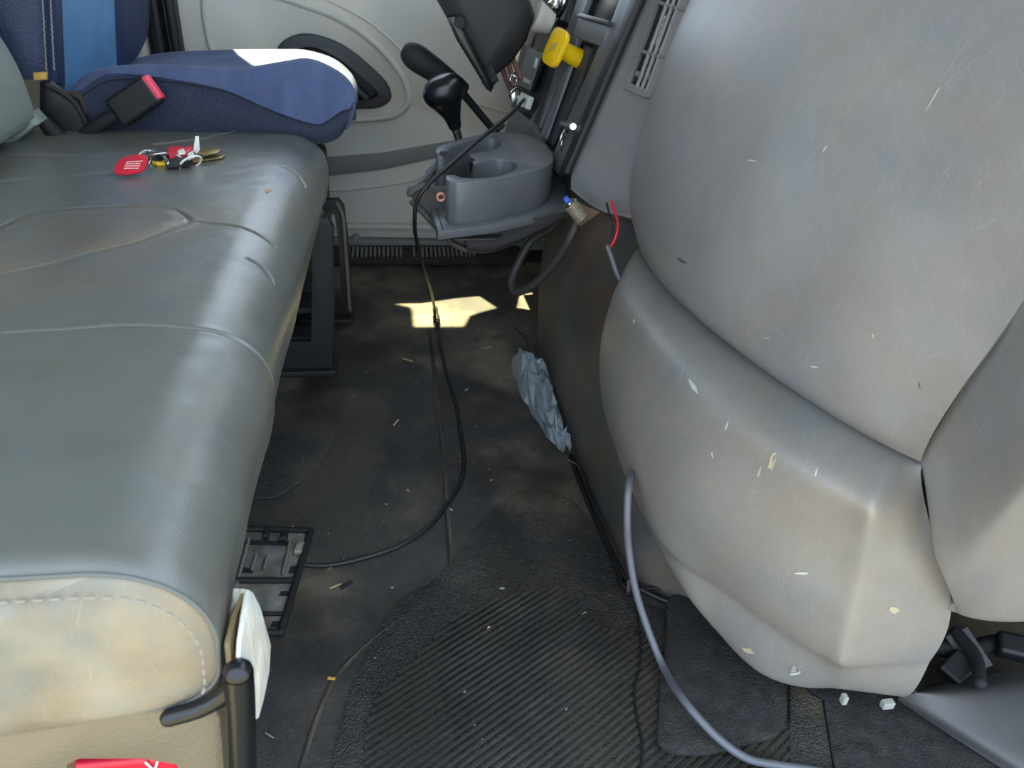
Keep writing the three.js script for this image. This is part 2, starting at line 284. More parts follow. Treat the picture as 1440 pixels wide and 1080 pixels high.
{
  const hp = put('handle_recess', [zSlab(cupOuter, DZ - 0.05, 0.058, 0.006, [cupInner]), zSlab(cupOuter, DZ - 0.055, 0.006, 0)], M.cup, dDoor, 'dark oval pull handle recess');
  put('screw', rod(P('z', DZ - 0.045, 508, 130), P('z', DZ - 0.03, 508, 130), 0.012), M.blackSoft, hp);
  put('pull_handle', tube(px('z', DZ - 0.008, [[408, 80], [440, 88], [480, 108], [515, 138]]), 0.011, 30), M.cup, hp);
  // the pressed mouldings: a raised swage line that sweeps round the recess, and a lower one
  const swage = (list, r, z = DZ) => tube(px('z', z, list), r, 70, 10);
  put('moulding', [swage([[288, -30], [286, 10], [290, 40], [300, 74], [330, 100]], 0.006), swage([[370, -12], [430, 8], [480, 28], [530, 64], [568, 112], [574, 142], [560, 160], [510, 168], [460, 168]], 0.008), swage([[400, -25], [460, 0], [520, 32], [570, 76], [600, 108], [660, 142], [720, 160]], 0.003)], M.door, dDoor);
  put('trim_band', zSlab(px('z', DZ, [[440, 222], [540, 214], [620, 200], [690, 188], [690, 208], [612, 222], [540, 238], [440, 250]]), DZ, 0.004, 0.001), M.doorDark, dDoor, 'darker carpet band');
  put('map_pocket', [swage([[430, 270], [520, 264], [600, 250], [660, 232]], 0.003), zSlab(px('z', DZ, [[430, 312], [640, 314], [760, 316], [760, 322], [430, 319]]), DZ, 0.02, 0.006)], M.door, dDoor);
  put('kick_strip', zSlab(px('z', DZ, [[430, 331], [800, 337], [800, 348], [430, 345]]), DZ, 0.03, 0.006), M.doorDark, dDoor);
  put('fastener', new THREE.SphereGeometry(0.012, 14, 10).translate(...P('z', DZ + 0.012, 501, 335).toArray()), M.doorDark, dDoor);
}
struct('trim_2', [box(-0.545, -0.515, 0.02, 1.5, -2.05, -1.99, 0.01), box(-0.505, -0.482, 0.02, 1.5, -2.05, -2.0, 0.01)], M.rubber);
struct('trim_3', box(-0.70, -0.55, 0.02, 1.5, -2.05, -1.985, 0.02), M.door);
// sill plate at the foot of the far door
{
  const s = thing('sill_plate', 'dusty ribbed sill plate along the foot of the far door', 'sill plate', V(0.05, 0, -1.96));
  put('plate', [box(-0.35, 0.34, -0.004, 0.012, -2.05, -2.0), box(-0.35, 0.34, -0.004, 0.008, -2.0, -1.925), box(-0.35, 0.34, 0, 0.016, -1.93, -1.905, 0.005)], M.gritty, s);
  const bars = [];
  for (let k = 0; k < 30; k++) { if (k === 13 || k === 14) continue; bars.push(box(-0.13 + k * 0.0115, -0.1245 + k * 0.0115, 0.006, 0.017, -1.998, -1.94, 0.001)); }
  stuff(put('rib', bars, M.doorDark, s));
}

// ---------------------------------------------------------------- rubber floor mat
const dirt = (x, z) => {                                              // how much brown dust lies at a place of the mat
  const f = free(x * 5, z * 5, 5, 41), g = free(x * 24, z * 24, 4, 47);
  return clamp(smooth(0.45, 0.75, f) * 0.75 + smooth(0.4, 0.6, free(x * 9, z * 9, 4, 43)) * (0.2 + 0.35 * smooth(-0.95, -1.45, z + 0.6 * (free(x * 6, z * 6, 3, 44) - 0.5))) + (g - 0.5) * 0.9 * smooth(0.3, 0.6, f));
};
const matMap = (() => {
  const c = canvasTex(2048, 2048, (g, n) => {
    const im = new ImageData(n, n);
    for (let j = 0; j < n; j++) for (let i = 0; i < n; i++) {
      const x = -0.9 + i / n * 1.9, z = -2.1 + (n - 1 - j) / n * 1.9, d = dirt(x, z), sp = hash(i, j, 5), gr = free(x * 160, z * 160, 2, 60), k = (j * n + i) * 4;
      const oil = smooth(0.5, 0.68, free(x * 7 + 9, z * 7, 4, 83)) * 13; let r = 45 - oil + 16 * (gr - 0.5) + d * 56, gg = 44 - oil + 16 * (gr - 0.5) + d * 48, b = 43 - oil + 16 * (gr - 0.5) + d * 32;
      if (sp > 0.9985) { r += 70; gg += 66; b += 56; } else if (sp > 0.994) { r += 22; gg += 20; b += 16; }
      im.data[k] = r; im.data[k + 1] = gg; im.data[k + 2] = b; im.data[k + 3] = 255;
    }
    g.putImageData(im, 0, 0);
  }, 1.9);
  c.offset.set(0.9 / 1.9, 2.1 / 1.9); return c;
})();
M.mat = mat({ map: matMap, roughness: 0.62, bumpMap: fine, bumpScale: 0.0006 });
M.matPebble = mat({ map: matMap, roughness: 0.5, bumpMap: pebble, bumpScale: 0.0010 });
M.matRib = mat({ map: matMap, roughness: 0.45 });
const floorMat = thing('floor_mat', 'worn black rubber floor mat with a ribbed foot area between seat and dash', 'floor mat', V(0.08, 0, -1.1));
put('sheet', box(-0.86, 0.96, -0.006, 0, -1.93, -0.24, 0.001), M.mat, floorMat);
{
  const ridge = (l, r) => tube(px('y', -r * 0.7, l), r, 50, 8);
  put('ridge', [ridge([[604, 470], [612, 540], [622, 640], [631, 760], [634, 810]], 0.006), ridge([[634, 810], [600, 850], [540, 890], [475, 950], [446, 1010], [420, 1090]], 0.005), ridge([[505, 448], [530, 470], [570, 490], [605, 500]], 0.004)], M.mat, floorMat);
  const peb = closed(px('y', 0, [[560, 845], [610, 815], [690, 720], [740, 690], [800, 700], [850, 770], [900, 840], [980, 880], [1090, 960], [1200, 1090], [1000, 1130], [560, 1130], [470, 1120], [480, 1010], [510, 930]]), 80);
  put('pebbled_area', floorSlab(peb, -0.001, 0.0022, 0.0008), M.matPebble, floorMat);
  put('pebbled_patch', floorSlab(closed(px('y', 0, [[372, 560], [430, 552], [470, 600], [440, 660], [380, 700], [340, 690], [340, 600]]), 50), -0.001, 0.0022, 0.0008), M.matPebble, floorMat);
  // ribs of the foot area, each clipped to its outline
  const area = px('y', 0.002, [[512, 1120], [513, 1027], [530, 978], [640, 868], [720, 835], [790, 825], [850, 884], [960, 900], [1080, 985], [1130, 1060], [1110, 1120]]).map((q) => [q.x, q.z]);
  const a = P('y', 0, 615, 1080), b = P('y', 0, 850, 909), d = b.clone().sub(a).normalize(), nrm = V(-d.z, 0, d.x), ribs = [];
  let lo = 1e9, hi = -1e9; for (const [x, z] of area) { const t = x * nrm.x + z * nrm.z; lo = Math.min(lo, t); hi = Math.max(hi, t); }
  for (let t = lo + 0.003; t < hi; t += 0.0085) {
    const cut = [];
    for (let k = 0; k < area.length; k++) {
      const [x0, z0] = area[k], [x1, z1] = area[(k + 1) % area.length], s0 = x0 * nrm.x + z0 * nrm.z - t, s1 = x1 * nrm.x + z1 * nrm.z - t;
      if (s0 * s1 < 0) { const f = s0 / (s0 - s1); cut.push((x0 + (x1 - x0) * f) * d.x + (z0 + (z1 - z0) * f) * d.z); }
    }
    cut.sort((p, q) => p - q);
    for (let k = 0; k + 1 < cut.length; k += 2) {
      const len = cut[k + 1] - cut[k]; if (len < 0.01) continue;
      const m = (cut[k] + cut[k + 1]) / 2, g = new THREE.BoxGeometry(len, 0.004, 0.0042, Math.ceil(len / 0.03), 1, 1);
      g.applyMatrix4(basis(V(d.x * m + nrm.x * t, 0.0026, d.z * m + nrm.z * t), d, EY, d.clone().cross(EY)));
      ribs.push(boxUV(g));
    }
  }
  stuff(put('rib', ribs, M.matRib, floorMat));
}

// ---------------------------------------------------------------- passenger bench
const TOP = 0.446, Z0 = -0.375, Z1 = -1.525;
const edgePts = px('y', 0.385, [[322, 840], [340, 730], [357, 640], [381, 560], [387, 518], [398, 470], [418, 400], [436, 330], [452, 270], [468, 216]]).sort((a, b) => b.z - a.z);
const edgeX = (z) => edgeRaw(z) - 0.0045 * smooth(-0.62, -0.42, z);
const edgeRaw = (z) => { if (z >= edgePts[0].z) return edgePts[0].x; for (let k = 1; k < edgePts.length; k++) if (z >= edgePts[k].z) { const t = (z - edgePts[k].z) / (edgePts[k - 1].z - edgePts[k].z); return lerp(edgePts[k].x, edgePts[k - 1].x, t * t * (3 - 2 * t)); } return edgePts[edgePts.length - 1].x; };
const seams = [
  { p: [[-40, 472], [0, 468], [80, 463], [160, 458], [230, 459], [290, 464], [330, 475], [362, 494]], w: 0.0018, d: 0.0034, front: true },
  { p: [[-40, 395], [0, 385], [60, 373], [130, 355], [190, 341], [235, 325], [266, 312], [258, 301], [236, 293], [156, 292], [83, 295], [35, 302], [0, 316], [-40, 335]], w: 0.0018, d: 0.0034 },
  { p: [[266, 312], [300, 314], [340, 320], [382, 331]], w: 0.0018, d: 0.0034 },
  { p: [[347, 177], [310, 188], [285, 195], [220, 203]], w: 0.004, d: 0.003 }, { p: [[-10, 214], [60, 217], [112, 219]], w: 0.004, d: 0.003 },
  { p: [[348, 360], [365, 363], [381, 371]], w: 0.002, d: 0.003 }, { p: [[-10, 254], [80, 249], [155, 244]], w: 0.004, d: 0.0012 }, { p: [[400, 232], [420, 236], [434, 246]], w: 0.003, d: 0.002 },
].map((s) => ({ ...s, q: curve(px('y', TOP, s.p), 60) }));
const ovalPts = seams[1].q;
const inOval = (x, z) => { let c = false; for (let i = 0, j = ovalPts.length - 1; i < ovalPts.length; j = i++) { const a = ovalPts[i], b = ovalPts[j]; if ((a.z > z) !== (b.z > z) && x < (b.x - a.x) * (z - a.z) / (b.z - a.z) + a.x) c = !c; } return c; };
const segDist = (x, z, q) => { let m = 1e9; for (let k = 1; k < q.length; k++) { const a = q[k - 1], b = q[k], dx = b.x - a.x, dz = b.z - a.z, t = clamp(((x - a.x) * dx + (z - a.z) * dz) / (dx * dx + dz * dz + 1e-12)), ex = x - a.x - dx * t, ez = z - a.z - dz * t; m = Math.min(m, ex * ex + ez * ez); } return Math.sqrt(m); };
const boxes = seams.map((s) => new THREE.Box3().setFromPoints(s.q).expandByScalar(0.05));
seams[0].q = seams[0].q.filter((p) => p.x < edgeX(p.z) - 0.06);
const frontSeamZ = seams[0].q[seams[0].q.length - 1].z;
function benchProfile(u, z) {                                        // u from the back along the top, over the front edge and down to the underside
  const xf = edgeX(z), k = 0.16 + 0.5 * 0; let x, y;
  const roll = 0.075, drop = 0.068;
  if (u < 0.62) { x = lerp(-0.74, xf - roll, u / 0.62); y = TOP - 0.004 * smooth(-0.35, -0.7, x); }
  else if (u < 0.84) { const t = (u - 0.62) / 0.22 * Math.PI / 2; x = xf - roll + roll * Math.pow(Math.sin(t), 0.92); y = TOP - drop * (1 - Math.pow(Math.cos(t), 0.92)); }
  else if (u < 0.9) { const t = (u - 0.84) / 0.06; x = xf - 0.002 * t; y = TOP - drop - 0.022 * t; }
  else { const t = (u - 0.9) / 0.1 * Math.PI / 2; x = xf - 0.002 - 0.06 * (1 - Math.cos(t)) - 0.1 * Math.max(0, (u - 0.97) / 0.03); y = TOP - drop - 0.022 - 0.046 * Math.sin(t) - 0.01 * Math.max(0, (u - 0.97) / 0.03); }
  const far = clamp((-z - 1.43) / 0.095), near = clamp((z + 0.392) / 0.017);
  y -= 0.05 * (1 - Math.sqrt(1 - far * far * 0.98)) + 0.006 * near * near; x -= 0.012 * far * far * smooth(0.6, 0.9, u);
  return V(x, y, z);
}
const dents = (x, z) => 0.0035 * (free(x * 6, z * 4, 3, 5) - 0.5) + 0.0016 * (free(x * 18 + z * 9, z * 18 - x * 5, 3, 15) - 0.5);
function benchBump(p, u) {
  let h = dents(p.x, p.z) * 1.2;
  seams.forEach((s, k) => {
    let d = 1e9;
    if (boxes[k].min.x < p.x && boxes[k].max.x > p.x && boxes[k].min.z < p.z && boxes[k].max.z > p.z && u < 0.75) d = segDist(p.x, p.z, s.q);
    if (s.front && p.x > s.q[s.q.length - 1].x && u > 0.5) d = Math.min(d, Math.abs(p.z - frontSeamZ - 0.0));
    if (d < 0.05) h -= s.d * Math.exp(-((d / s.w) ** 2)) - s.d * 0.12 * Math.exp(-(((d - s.w * 3.2) / (s.w * 3)) ** 2));
  });
  if (u < 0.7 && inOval(p.x, p.z)) h += 0.0028 * smooth(0, 0.02, segDist(p.x, p.z, ovalPts));
  return h;
}
const bench = thing('bench_seat', 'long grey leather passenger bench with sagging piped cushion and cream end', 'bench seat', V(-0.4, 0, -0.9));
put('cushion', surface((u, v) => benchProfile(u, lerp(Z0, Z1, v)), 400, 680, {
  bumpFn: benchBump, inside: V(-0.5, 0.3, -0.9),
  color: (q, u) => { const b = clamp((inOval(q.x, q.z) ? 0.75 : 0.15) * smooth(0.3, 0.62, free(q.x * 14, q.z * 14, 4, 88)) + 0.5 * smooth(0.55, 0.75, free(q.x * 5, q.z * 5, 3, 91))); return [lerp(0.112, 0.145, b), lerp(0.119, 0.122, b), lerp(0.108, 0.094, b)]; },
}), M.bench, bench);
{
  // the cream end: the outline of the cushion, bulging towards the passenger door
  const rim = []; for (let k = 0; k <= 120; k++) rim.push(benchProfile(k / 120, Z0));
  for (let k = 1; k <= 40; k++) rim.push(V(lerp(rim[120].x, -0.74, k / 40), lerp(rim[120].y, 0.225, k / 40), Z0));
  for (let k = 1; k < 10; k++) rim.push(V(-0.74, lerp(0.225, TOP, k / 10), Z0));
  const mid = V(-0.42, 0.36, Z0);
  const end = surface((u, v) => { const q = rim[Math.round(u * rim.length) % rim.length], r = 1 - v, w = r ** 0.9; return V(lerp(mid.x, q.x, w), lerp(mid.y, q.y, w), Z0 + 0.022 * (1 - (1 - v) ** 5) + 0.002 * (free(q.x * 20 * w, q.y * 20, 2, 9) - 0.5) * v); }, rim.length, 18);
  put('end_panel', boxUV(end), M.benchEnd, bench, 'cream stitched end of the cushion');
  const line = rim.slice(20, 118).map((q) => q.clone().add(V(0, 0.001, 0.002)));
  put('piping', tube(line, 0.0016, 160, 8), M.seam, bench);
  for (const k of [0, 1, 2, 3]) put('welt', tube(seams[k].q.filter((p) => p.x > -0.7 && p.x < edgeX(p.z) - 0.075).map((p) => V(p.x, TOP + dents(p.x, p.z) * 1.2 - 0.0022 - 0.004 * smooth(-0.35, -0.7, p.x), p.z - 0.001)), 0.0013, 120, 6), M.seam, bench);
  const c = new THREE.CatmullRomCurve3(rim.slice(40, 112).map((q) => { const d = mid.clone().sub(q).setZ(0).normalize(); return q.clone().addScaledVector(V(0, -1, 0).lerp(d, smooth(-0.2, -0.15, q.x)).normalize(), 0.0075).add(V(0, 0, 0.013)); }));
  const n = 40, st = new THREE.CapsuleGeometry(0.0011, 0.0042, 3, 6);
  for (let k = 0; k < n; k++) {
    const q = c.getPointAt((k + 0.5) / n), t = c.getTangentAt((k + 0.5) / n);
    put('stitch', st.clone().applyMatrix4(new THREE.Matrix4().compose(q, new THREE.Quaternion().setFromUnitVectors(EY, t), V(1, 1, 1))), M.thread, bench);
  }
  put('under_board', box(-0.72, -0.17, 0.235, 0.285, -1.44, -0.42, 0.01), M.black, bench);
  // side of the seat base: a cream painted plate with an arched cut-out, and a black post at its corner
  put('side_plate', zSlab(px('z', -0.378, [[-60, 1010], [0, 1000], [130, 985], [205, 970], [262, 962], [296, 985], [312, 1010], [318, 1090], [318, 1130], [262, 1120], [245, 1078], [200, 1070], [112, 1070], [97, 1078], [92, 1130], [-60, 1130]]), -0.405, 0.028, 0.006), M.tanPlate, bench, 'cream painted side plate with arched cut-out');
  put('post', tube(px('z', -0.362, [[335, 946], [338, 990], [341, 1080], [345, 1220]]), 0.0102, 30, 20), M.blackGloss, bench, 'glossy black corner post');
  put('arm', tube(px('z', -0.366, [[334, 956], [314, 978], [282, 996], [238, 1009]]), 0.0065, 30, 16), M.blackGloss, bench, 'black arm under the cream end');
  // far support of the bench: black pressed bracket with an opening
  const LZ = -1.36;
  put('bracket', zSlab(px('z', LZ, [[300, 300], [440, 304], [462, 308], [469, 320], [470, 420], [469, 524], [300, 524]]), LZ - 0.02, 0.02, 0.005, [px('z', LZ, [[330, 330], [430, 332], [440, 340], [443, 360], [443, 420], [441, 484], [330, 484]])]), M.paintedLeg, bench, 'black pressed steel bracket');
  put('foot', box(-0.26, -0.125, 0, 0.012, -1.40, -1.345, 0.003), M.paintedLeg, bench);
  put('crossbar', [box(-0.5, -0.17, 0.10, 0.115, -1.5, -1.42)], M.paintedLeg, bench);
  // backrest: only its far end shows
  put('backrest', zSlab(closed(px('z', -1.41, [[-120, -140], [-30, -40], [0, 30], [20, 62], [38, 96], [50, 128], [57, 150], [56, 166], [40, 178], [10, 186], [-60, 190], [-160, 160]]), 60), -1.41, 0.85, 0.03), M.benchBack, bench);
  put('backrest_skirt', zSlab(px('z', -1.42, [[-60, 188], [20, 176], [54, 152], [68, 166], [44, 186], [0, 204], [-60, 215]]), -1.425, 0.06, 0.006), M.benchBack, bench);
  put('torn_edge', surface(net([px('x', -0.152, [[452, 290], [444, 318], [430, 372]]), px('x', -0.145, [[458, 296], [450, 312], [427, 385]]), px('x', -0.15, [[464, 282], [456, 300], [432, 360]])]), 12, 8, { thick: 0.002, bumpFn: (p) => 0.004 * (free(p.z * 60, p.y * 60, 2, 4) - 0.5) }), M.tanPlate, bench, 'pale torn strip of backing');
}
{
  const k = thing('red_case', 'red case with a white mark under the near end of the bench', 'case', V(-0.21, 0.1, -0.5));
  const ry = P('z', -0.44, 180, 1071).y; put('body', box(-0.34, -0.205, 0.1, ry, -0.6, -0.44, 0.006), M.red, k);
  put('mark', tube([V(-0.229, ry - 0.001, -0.4385), V(-0.224, ry - 0.012, -0.4385), V(-0.219, ry - 0.001, -0.4385)], 0.0012, 12, 6), M.white, k);
}

// ---------------------------------------------------------------- driver's seat
{
  const s = thing('driver_seat', 'navy and light blue driver seat by the far door, partly in the sun', 'seat', V(-0.3, 0, -1.72));
  const C = 2.88, top = [[330, 365], [380, 322], [480, 297], [650, 290], [900, 302], [1020, 300], [1160, 278], [1250, 268], [1335, 300], [1395, 345], [1420, 400]];
  const welt = [[335, 380], [400, 335], [480, 315], [650, 322], [900, 362], [1050, 420], [1150, 460], [1280, 498], [1335, 480], [1380, 450], [1422, 440]];
  const foot = [[380, 560], [420, 580], [480, 590], [650, 590], [900, 580], [1050, 580], [1150, 580], [1270, 585], [1320, 580], [1370, 560], [1400, 520]];
  const row = (l, z, dx = 0, dy = 0) => l.map(([a, b]) => P('z', z, a / C, b / C).add(V(dx, dy, 0)));
  const set = (r, z, dy = 0) => r.map((q) => V(q.x, q.y + dy, z));
  const T = row(top, -1.49), Wl = row(welt, -1.47), Ft = row(foot, -1.48);
  put('side_panel', surface(net([Ft, Ft.map((q, i) => q.clone().lerp(Wl[i], 0.5).setZ(-1.468)), Wl]), 60, 14, { thick: 0.01, flip: true }), M.navy, s, 'navy corduroy side');
  const farT = [[160, 112], [175, 100], [200, 92], [240, 84.5], [310, 81], [350, 80], [400, 80], [432, 81.5], [466, 92], [487, 109], [496, 126]].map(([a, b]) => P('z', -1.9, a, b));
  const mix = (t, dy) => T.map((q, i) => q.clone().lerp(farT[i], t).add(V(0, dy, 0))), dip2 = mix(0.22, -0.012), dip = mix(0.55, -0.022), near2 = mix(0.85, -0.006);
  const cush = net([Wl, T.map((q, i) => q.clone().lerp(Wl[i], 0.35).setZ(-1.474)), T, dip2, dip, near2, farT, farT.map((q) => q.clone().add(V(-0.005, -0.08, -0.04)))]);
  put('cushion', surface(cush, 70, 50, { thick: 0.012, flip: true }), M.seatBlue, s, 'slate blue cushion top');
  const tip = [Ft[10], Wl[10], T[10]].map((q) => q.clone().add(V(-0.004, 0, 0)));
  put('front_panel', surface(net([tip, tip.map((q) => q.clone().add(V(0.003, -0.004, -0.08))), tip.map((q) => q.clone().add(V(-0.006, -0.03, -0.25))), tip.map((q) => q.clone().add(V(-0.02, -0.05, -0.42)))]), 16, 30, { thick: 0.008 }), M.seatBlue, s, 'slate blue front');
  put('core', box(-0.5, -0.22, 0.3, 0.46, -1.95, -1.5, 0.02), M.navy, s);
  put('floor_bracket', [zSlab(px('z', -1.6, [[440, 282], [476, 280], [484, 290], [490, 340], [496, 440], [497, 452], [470, 452], [440, 452]]), -1.615, 0.014, 0.003, [px('z', -1.6, [[445, 300], [472, 300], [478, 340], [482, 430], [445, 430]])]), box(-0.22, -0.10, 0, 0.012, -1.66, -1.57)], M.paintedLeg, s, 'dark floor bracket of the seat base');
  put('bracket_edge', tube(px('z', -1.592, [[474, 286], [481, 300], [486, 350], [492, 436]]), 0.004, 20, 6), M.tanPlate, s);
  put('pedestal', box(-0.45, -0.16, 0, 0.32, -1.92, -1.58, 0.02), M.black, s);
  put('piping', tube(row(welt, -1.467), 0.003, 80, 8), M.navy, s);
  // backrest: a dark side with double stitching, a light centre panel, a dark far bolster
  const bk = (list) => list.map(([a, z, b0, b1]) => [0, 0.2, 0.4, 0.6, 0.8, 1].map((t) => P('z', z, lerp(a, a - 12, t), lerp(b0, b1, t))));
  const cols = (c) => { const k = bk(c); return [0, 1, 2, 3, 4, 5].map((j) => k.map((r) => r[j])); };
  put('bolster', [surface(net(cols([[-70, -1.42, 100, -180], [-20, -1.44, 108, -180], [40, -1.455, 112, -180], [78, -1.475, 116, -180], [92, -1.51, 122, -180]])), 30, 30, { thick: 0.02, bumpFn: (p, u) => -0.004 * Math.exp(-(((u - 0.72) / 0.03) ** 2)) }), surface(net(cols([[162, -1.78, 108, -180], [176, -1.80, 96, -180], [194, -1.86, 78, -180], [208, -1.92, 46, -180], [211, -1.96, 0, -180]])), 24, 30, { thick: 0.02 })], M.blueDark, s, 'dark blue bolsters');
  put('backrest', surface(net(cols([[90, -1.51, 126, -180], [100, -1.56, 128, -180], [130, -1.66, 122, -180], [155, -1.74, 114, -180], [165, -1.78, 108, -180]])), 30, 30, { thick: 0.02 }), M.blueLight, s, 'light blue centre panel');
  const st = new THREE.CapsuleGeometry(0.0012, 0.006, 3, 6);
  for (const off of [66, 77]) for (let k = 0; k < 15; k++) put('stitch', st.clone().translate(...P('z', -1.448, off - k * 0.4 - 1, 96 - k * 7.5).toArray()), M.thread, s);
  put('yellow_tag', zSlab(px('z', -1.43, [[49, 101], [68, 100], [68, 111], [50, 112]]), -1.43, 0.01, 0.003), M.strap, s, 'small ochre webbing tag');
  put('recliner_cover', [zSlab(px('z', -1.45, [[55, 116], [70, 115], [86, 128], [108, 142], [124, 176], [126, 205], [60, 205], [55, 160]]), -1.47, 0.025, 0.008), tube(px('z', -1.44, [[66, 120], [86, 130], [106, 146], [123, 178]]), 0.005, 24)], M.black, s, 'black recliner cover');
}
{
  const b = thing('seat_belt_buckle', 'black seat belt buckle with a red release button beside the driver seat', 'buckle', P('z', -1.43, 112, 192));
  const a = P('z', -1.43, 168, 158), c = P('z', -1.43, 214, 126), u = c.clone().sub(a).normalize(), w = V(0.25, 0.35, 0.9).normalize(), v = w.clone().cross(u).normalize(), w2 = u.clone().cross(v), o = a.clone().lerp(c, 0.5);
  const put2 = (n, l, h, d, r, off, m) => put(n, boxUV(new RoundedBoxGeometry(l, h, d, 3, r).applyMatrix4(basis(o.clone().addScaledVector(u, off[0]).addScaledVector(v, off[1]).addScaledVector(w2, off[2]), u, v, w2))), m, b);
  put2('body', 0.084, 0.05, 0.03, 0.008, [0, 0, 0], M.black);
  put2('release_button', 0.014, 0.042, 0.02, 0.004, [0.039, 0.001, 0.004], M.button);
  put('stalk', tube([a.clone().addScaledVector(u, -0.01), P('z', -1.43, 138, 176), P('z', -1.44, 108, 200)], 0.011, 20), M.blackSoft, b);
  put('strap', [rod(P('z', -1.42, 62, 172), P('z', -1.42, 96, 204), 0.012)], M.black, b);
}

// ---------------------------------------------------------------- dashboard
const dash = thing('dashboard', 'scuffed grey moulded dashboard with slotted air vent and bulging knee panel', 'dashboard', V(0.5, 0, -0.9));
const leftEdge = [[888, 303, -1.12], [889, 268, -1.12], [899, 210, -1.13], [930, 125, -1.14], [985, 0, -1.15], [1045, -130, -1.16], [1110, -190, -1.16]].map(([a, b, z]) => P('z', z, a, b));
{
  const crease = [[905, 364, .383], [960, 428, .385], [1030, 488, .388], [1100, 538, .39], [1200, 603, .39], [1294, 650, .39]].map(([a, b, y]) => P('y', y, a, b));
  const right = [crease[5], [0.462, 0.425, -0.498], [0.452, 0.5, -0.475], [0.449, 0.58, -0.45], [0.452, 0.73, -0.42], [0.54, 0.865, -0.4], [0.76, 0.89, -0.4]].map((q) => q.isVector3 ? q : V(...q));
  const prof = [[0, 0], [-0.022, 0.03], [-0.034, 0.11], [-0.030, 0.22], [0.006, 0.36], [0.11, 0.47], [0.3, 0.50]];
  const rows = prof.map(([dx, dy], j) => {
    const r = [leftEdge[j]];
    crease.slice(0, 5).forEach((c, k) => { const lean = [1, 1, 1, 0.95, 0.8][k], valley = k === 3 && j > 0 && j < 4 ? 0.007 : 0, puff = k < 2 && j > 1 ? -0.014 : 0; const w = V(c.x + dx * lean + valley, c.y + dy, c.z + (k === 4 ? 0.01 * j : 0)); if (k < 2 && j) w.lerp(leftEdge[j], [0.55, 0.2][k]).add(V([-0.004, -0.008][k], 0, 0)); r.push(w); });
    r.push(right[j]); return r;
  });
  put('upper_panel', surface(softNet(rows), 120, 90, { thick: 0.006, bumpFn: (p) => 0.0012 * (free(p.z * 9, p.y * 9, 3, 33) - 0.5) }), M.dash, dash);
  // the piece that carries the air vent, between the controls and the upper panel
  const far = [[803, 262, -1.245], [806, 235, -1.247], [826, 188, -1.247], [860, 110, -1.247], [907, 0, -1.247], [965, -130, -1.247]].map(([a, b, z]) => P('z', z, a, b));
  const midE = [[842, 291, -1.18], [846, 262, -1.178], [864, 195, -1.18], [897, 116, -1.188], [948, 0, -1.195], [1005, -130, -1.2]].map(([a, b, z]) => P('z', z, a, b));
  const midF = midE.map((q, j) => far[j].clone().lerp(leftEdge[j], 0.45)); midF[0].copy(midE[0]);
  const vp = [far.map((q) => q.clone().add(V(0.1, -0.005, -0.01))), far, midF, leftEdge, leftEdge.map((q) => q.clone().add(V(0.02, 0, 0.02)))];
  const vrows = [0, 1, 2, 3, 4, 5].map((j) => vp.slice(1, 4).map((c) => c[j]));
  put('vent_panel', surface(net(vrows), 30, 50, { thick: 0.006 }), M.dashPlain, dash, 'plain grey vent panel');
  put('vent_panel_return', surface(net([0, 1, 2, 3, 4, 5].map((j) => vp.slice(0, 2).map((c) => c[j]))), 6, 40, { thick: 0.005 }), M.consoleDark, dash);
  put('lower_lip', surface(net([[far[0], midE[0], leftEdge[0]], [far[0], midE[0], leftEdge[0]].map((q) => q.clone().add(V(0.03, -0.012, -0.015))), [far[0], midE[0], leftEdge[0]].map((q) => q.clone().add(V(0.09, 0.0, -0.03)))]), 20, 10, { thick: 0.004 }), M.dashPlain, dash);
  // air vent: slot tray, bars and frame in the plane of that panel
  const o = midF[3].clone(), ax = leftEdge[3].clone().sub(far[3]).normalize(), up = midF[4].clone().sub(midF[2]).normalize();
  const nv = ax.clone().cross(up).normalize(), uy = nv.clone().cross(ax).normalize(), off = Math.max(...[1, 2, 3, 4].flatMap((j) => [0.3, 0.5, 0.7, 0.9].map((t) => far[j].clone().lerp(leftEdge[j], t).sub(o).dot(nv)))), on = (a, b, h = 0) => onPlane(o.clone().addScaledVector(nv, h + off), nv, a, b);
  const q4 = [[880, 126], [884, 118], [928, -6], [985, -6], [921, 135], [916, 139], [910, 139]], q5 = [[888, 122], [933, -20], [975, -20], [916, 131]];
  const g = put('air_vent', slab([...q4.slice(0, 2).map(([a, b]) => on(a, b)), on(952, -96), on(1022, -96), ...q4.slice(4).map(([a, b]) => on(a, b))], o.clone().addScaledVector(nv, -0.004), ax, uy, 0.012 + off, 0.003, [[[889, 121], [897, 98], [958, -75], [994, -75], [925, 112], [916, 131]].map(([a, b]) => on(a, b))]), M.dashPlain, dash, 'slotted grey air vent');
  put('slot_tray', slab([[884, 123], [945, -70], [1000, -70], [918, 135]].map(([a, b]) => on(a, b)), o.clone().addScaledVector(nv, off + 0.0005), ax, uy, 0.0015, 0), M.blackSoft, g);
  const low = [[889, 121], [916, 131]], hi = [[958, -75], [994, -75]];
  for (let k = 1; k < 4; k++) { const t = k / 4; put('bar', rod(on(lerp(low[0][0], low[1][0], t), lerp(low[0][1], low[1][1], t), 0.006), on(lerp(hi[0][0], hi[1][0], t), -75, 0.006), 0.0034, 0.0034, 8), M.dash, g); }
  for (const [a, b] of [[[903, 72], [943, 84]], [[928, 4], [972, 18]]]) put('cross_bar', rod(on(...a, 0.006), on(...b, 0.006), 0.003, 0.003, 8), M.dashPlain, g);
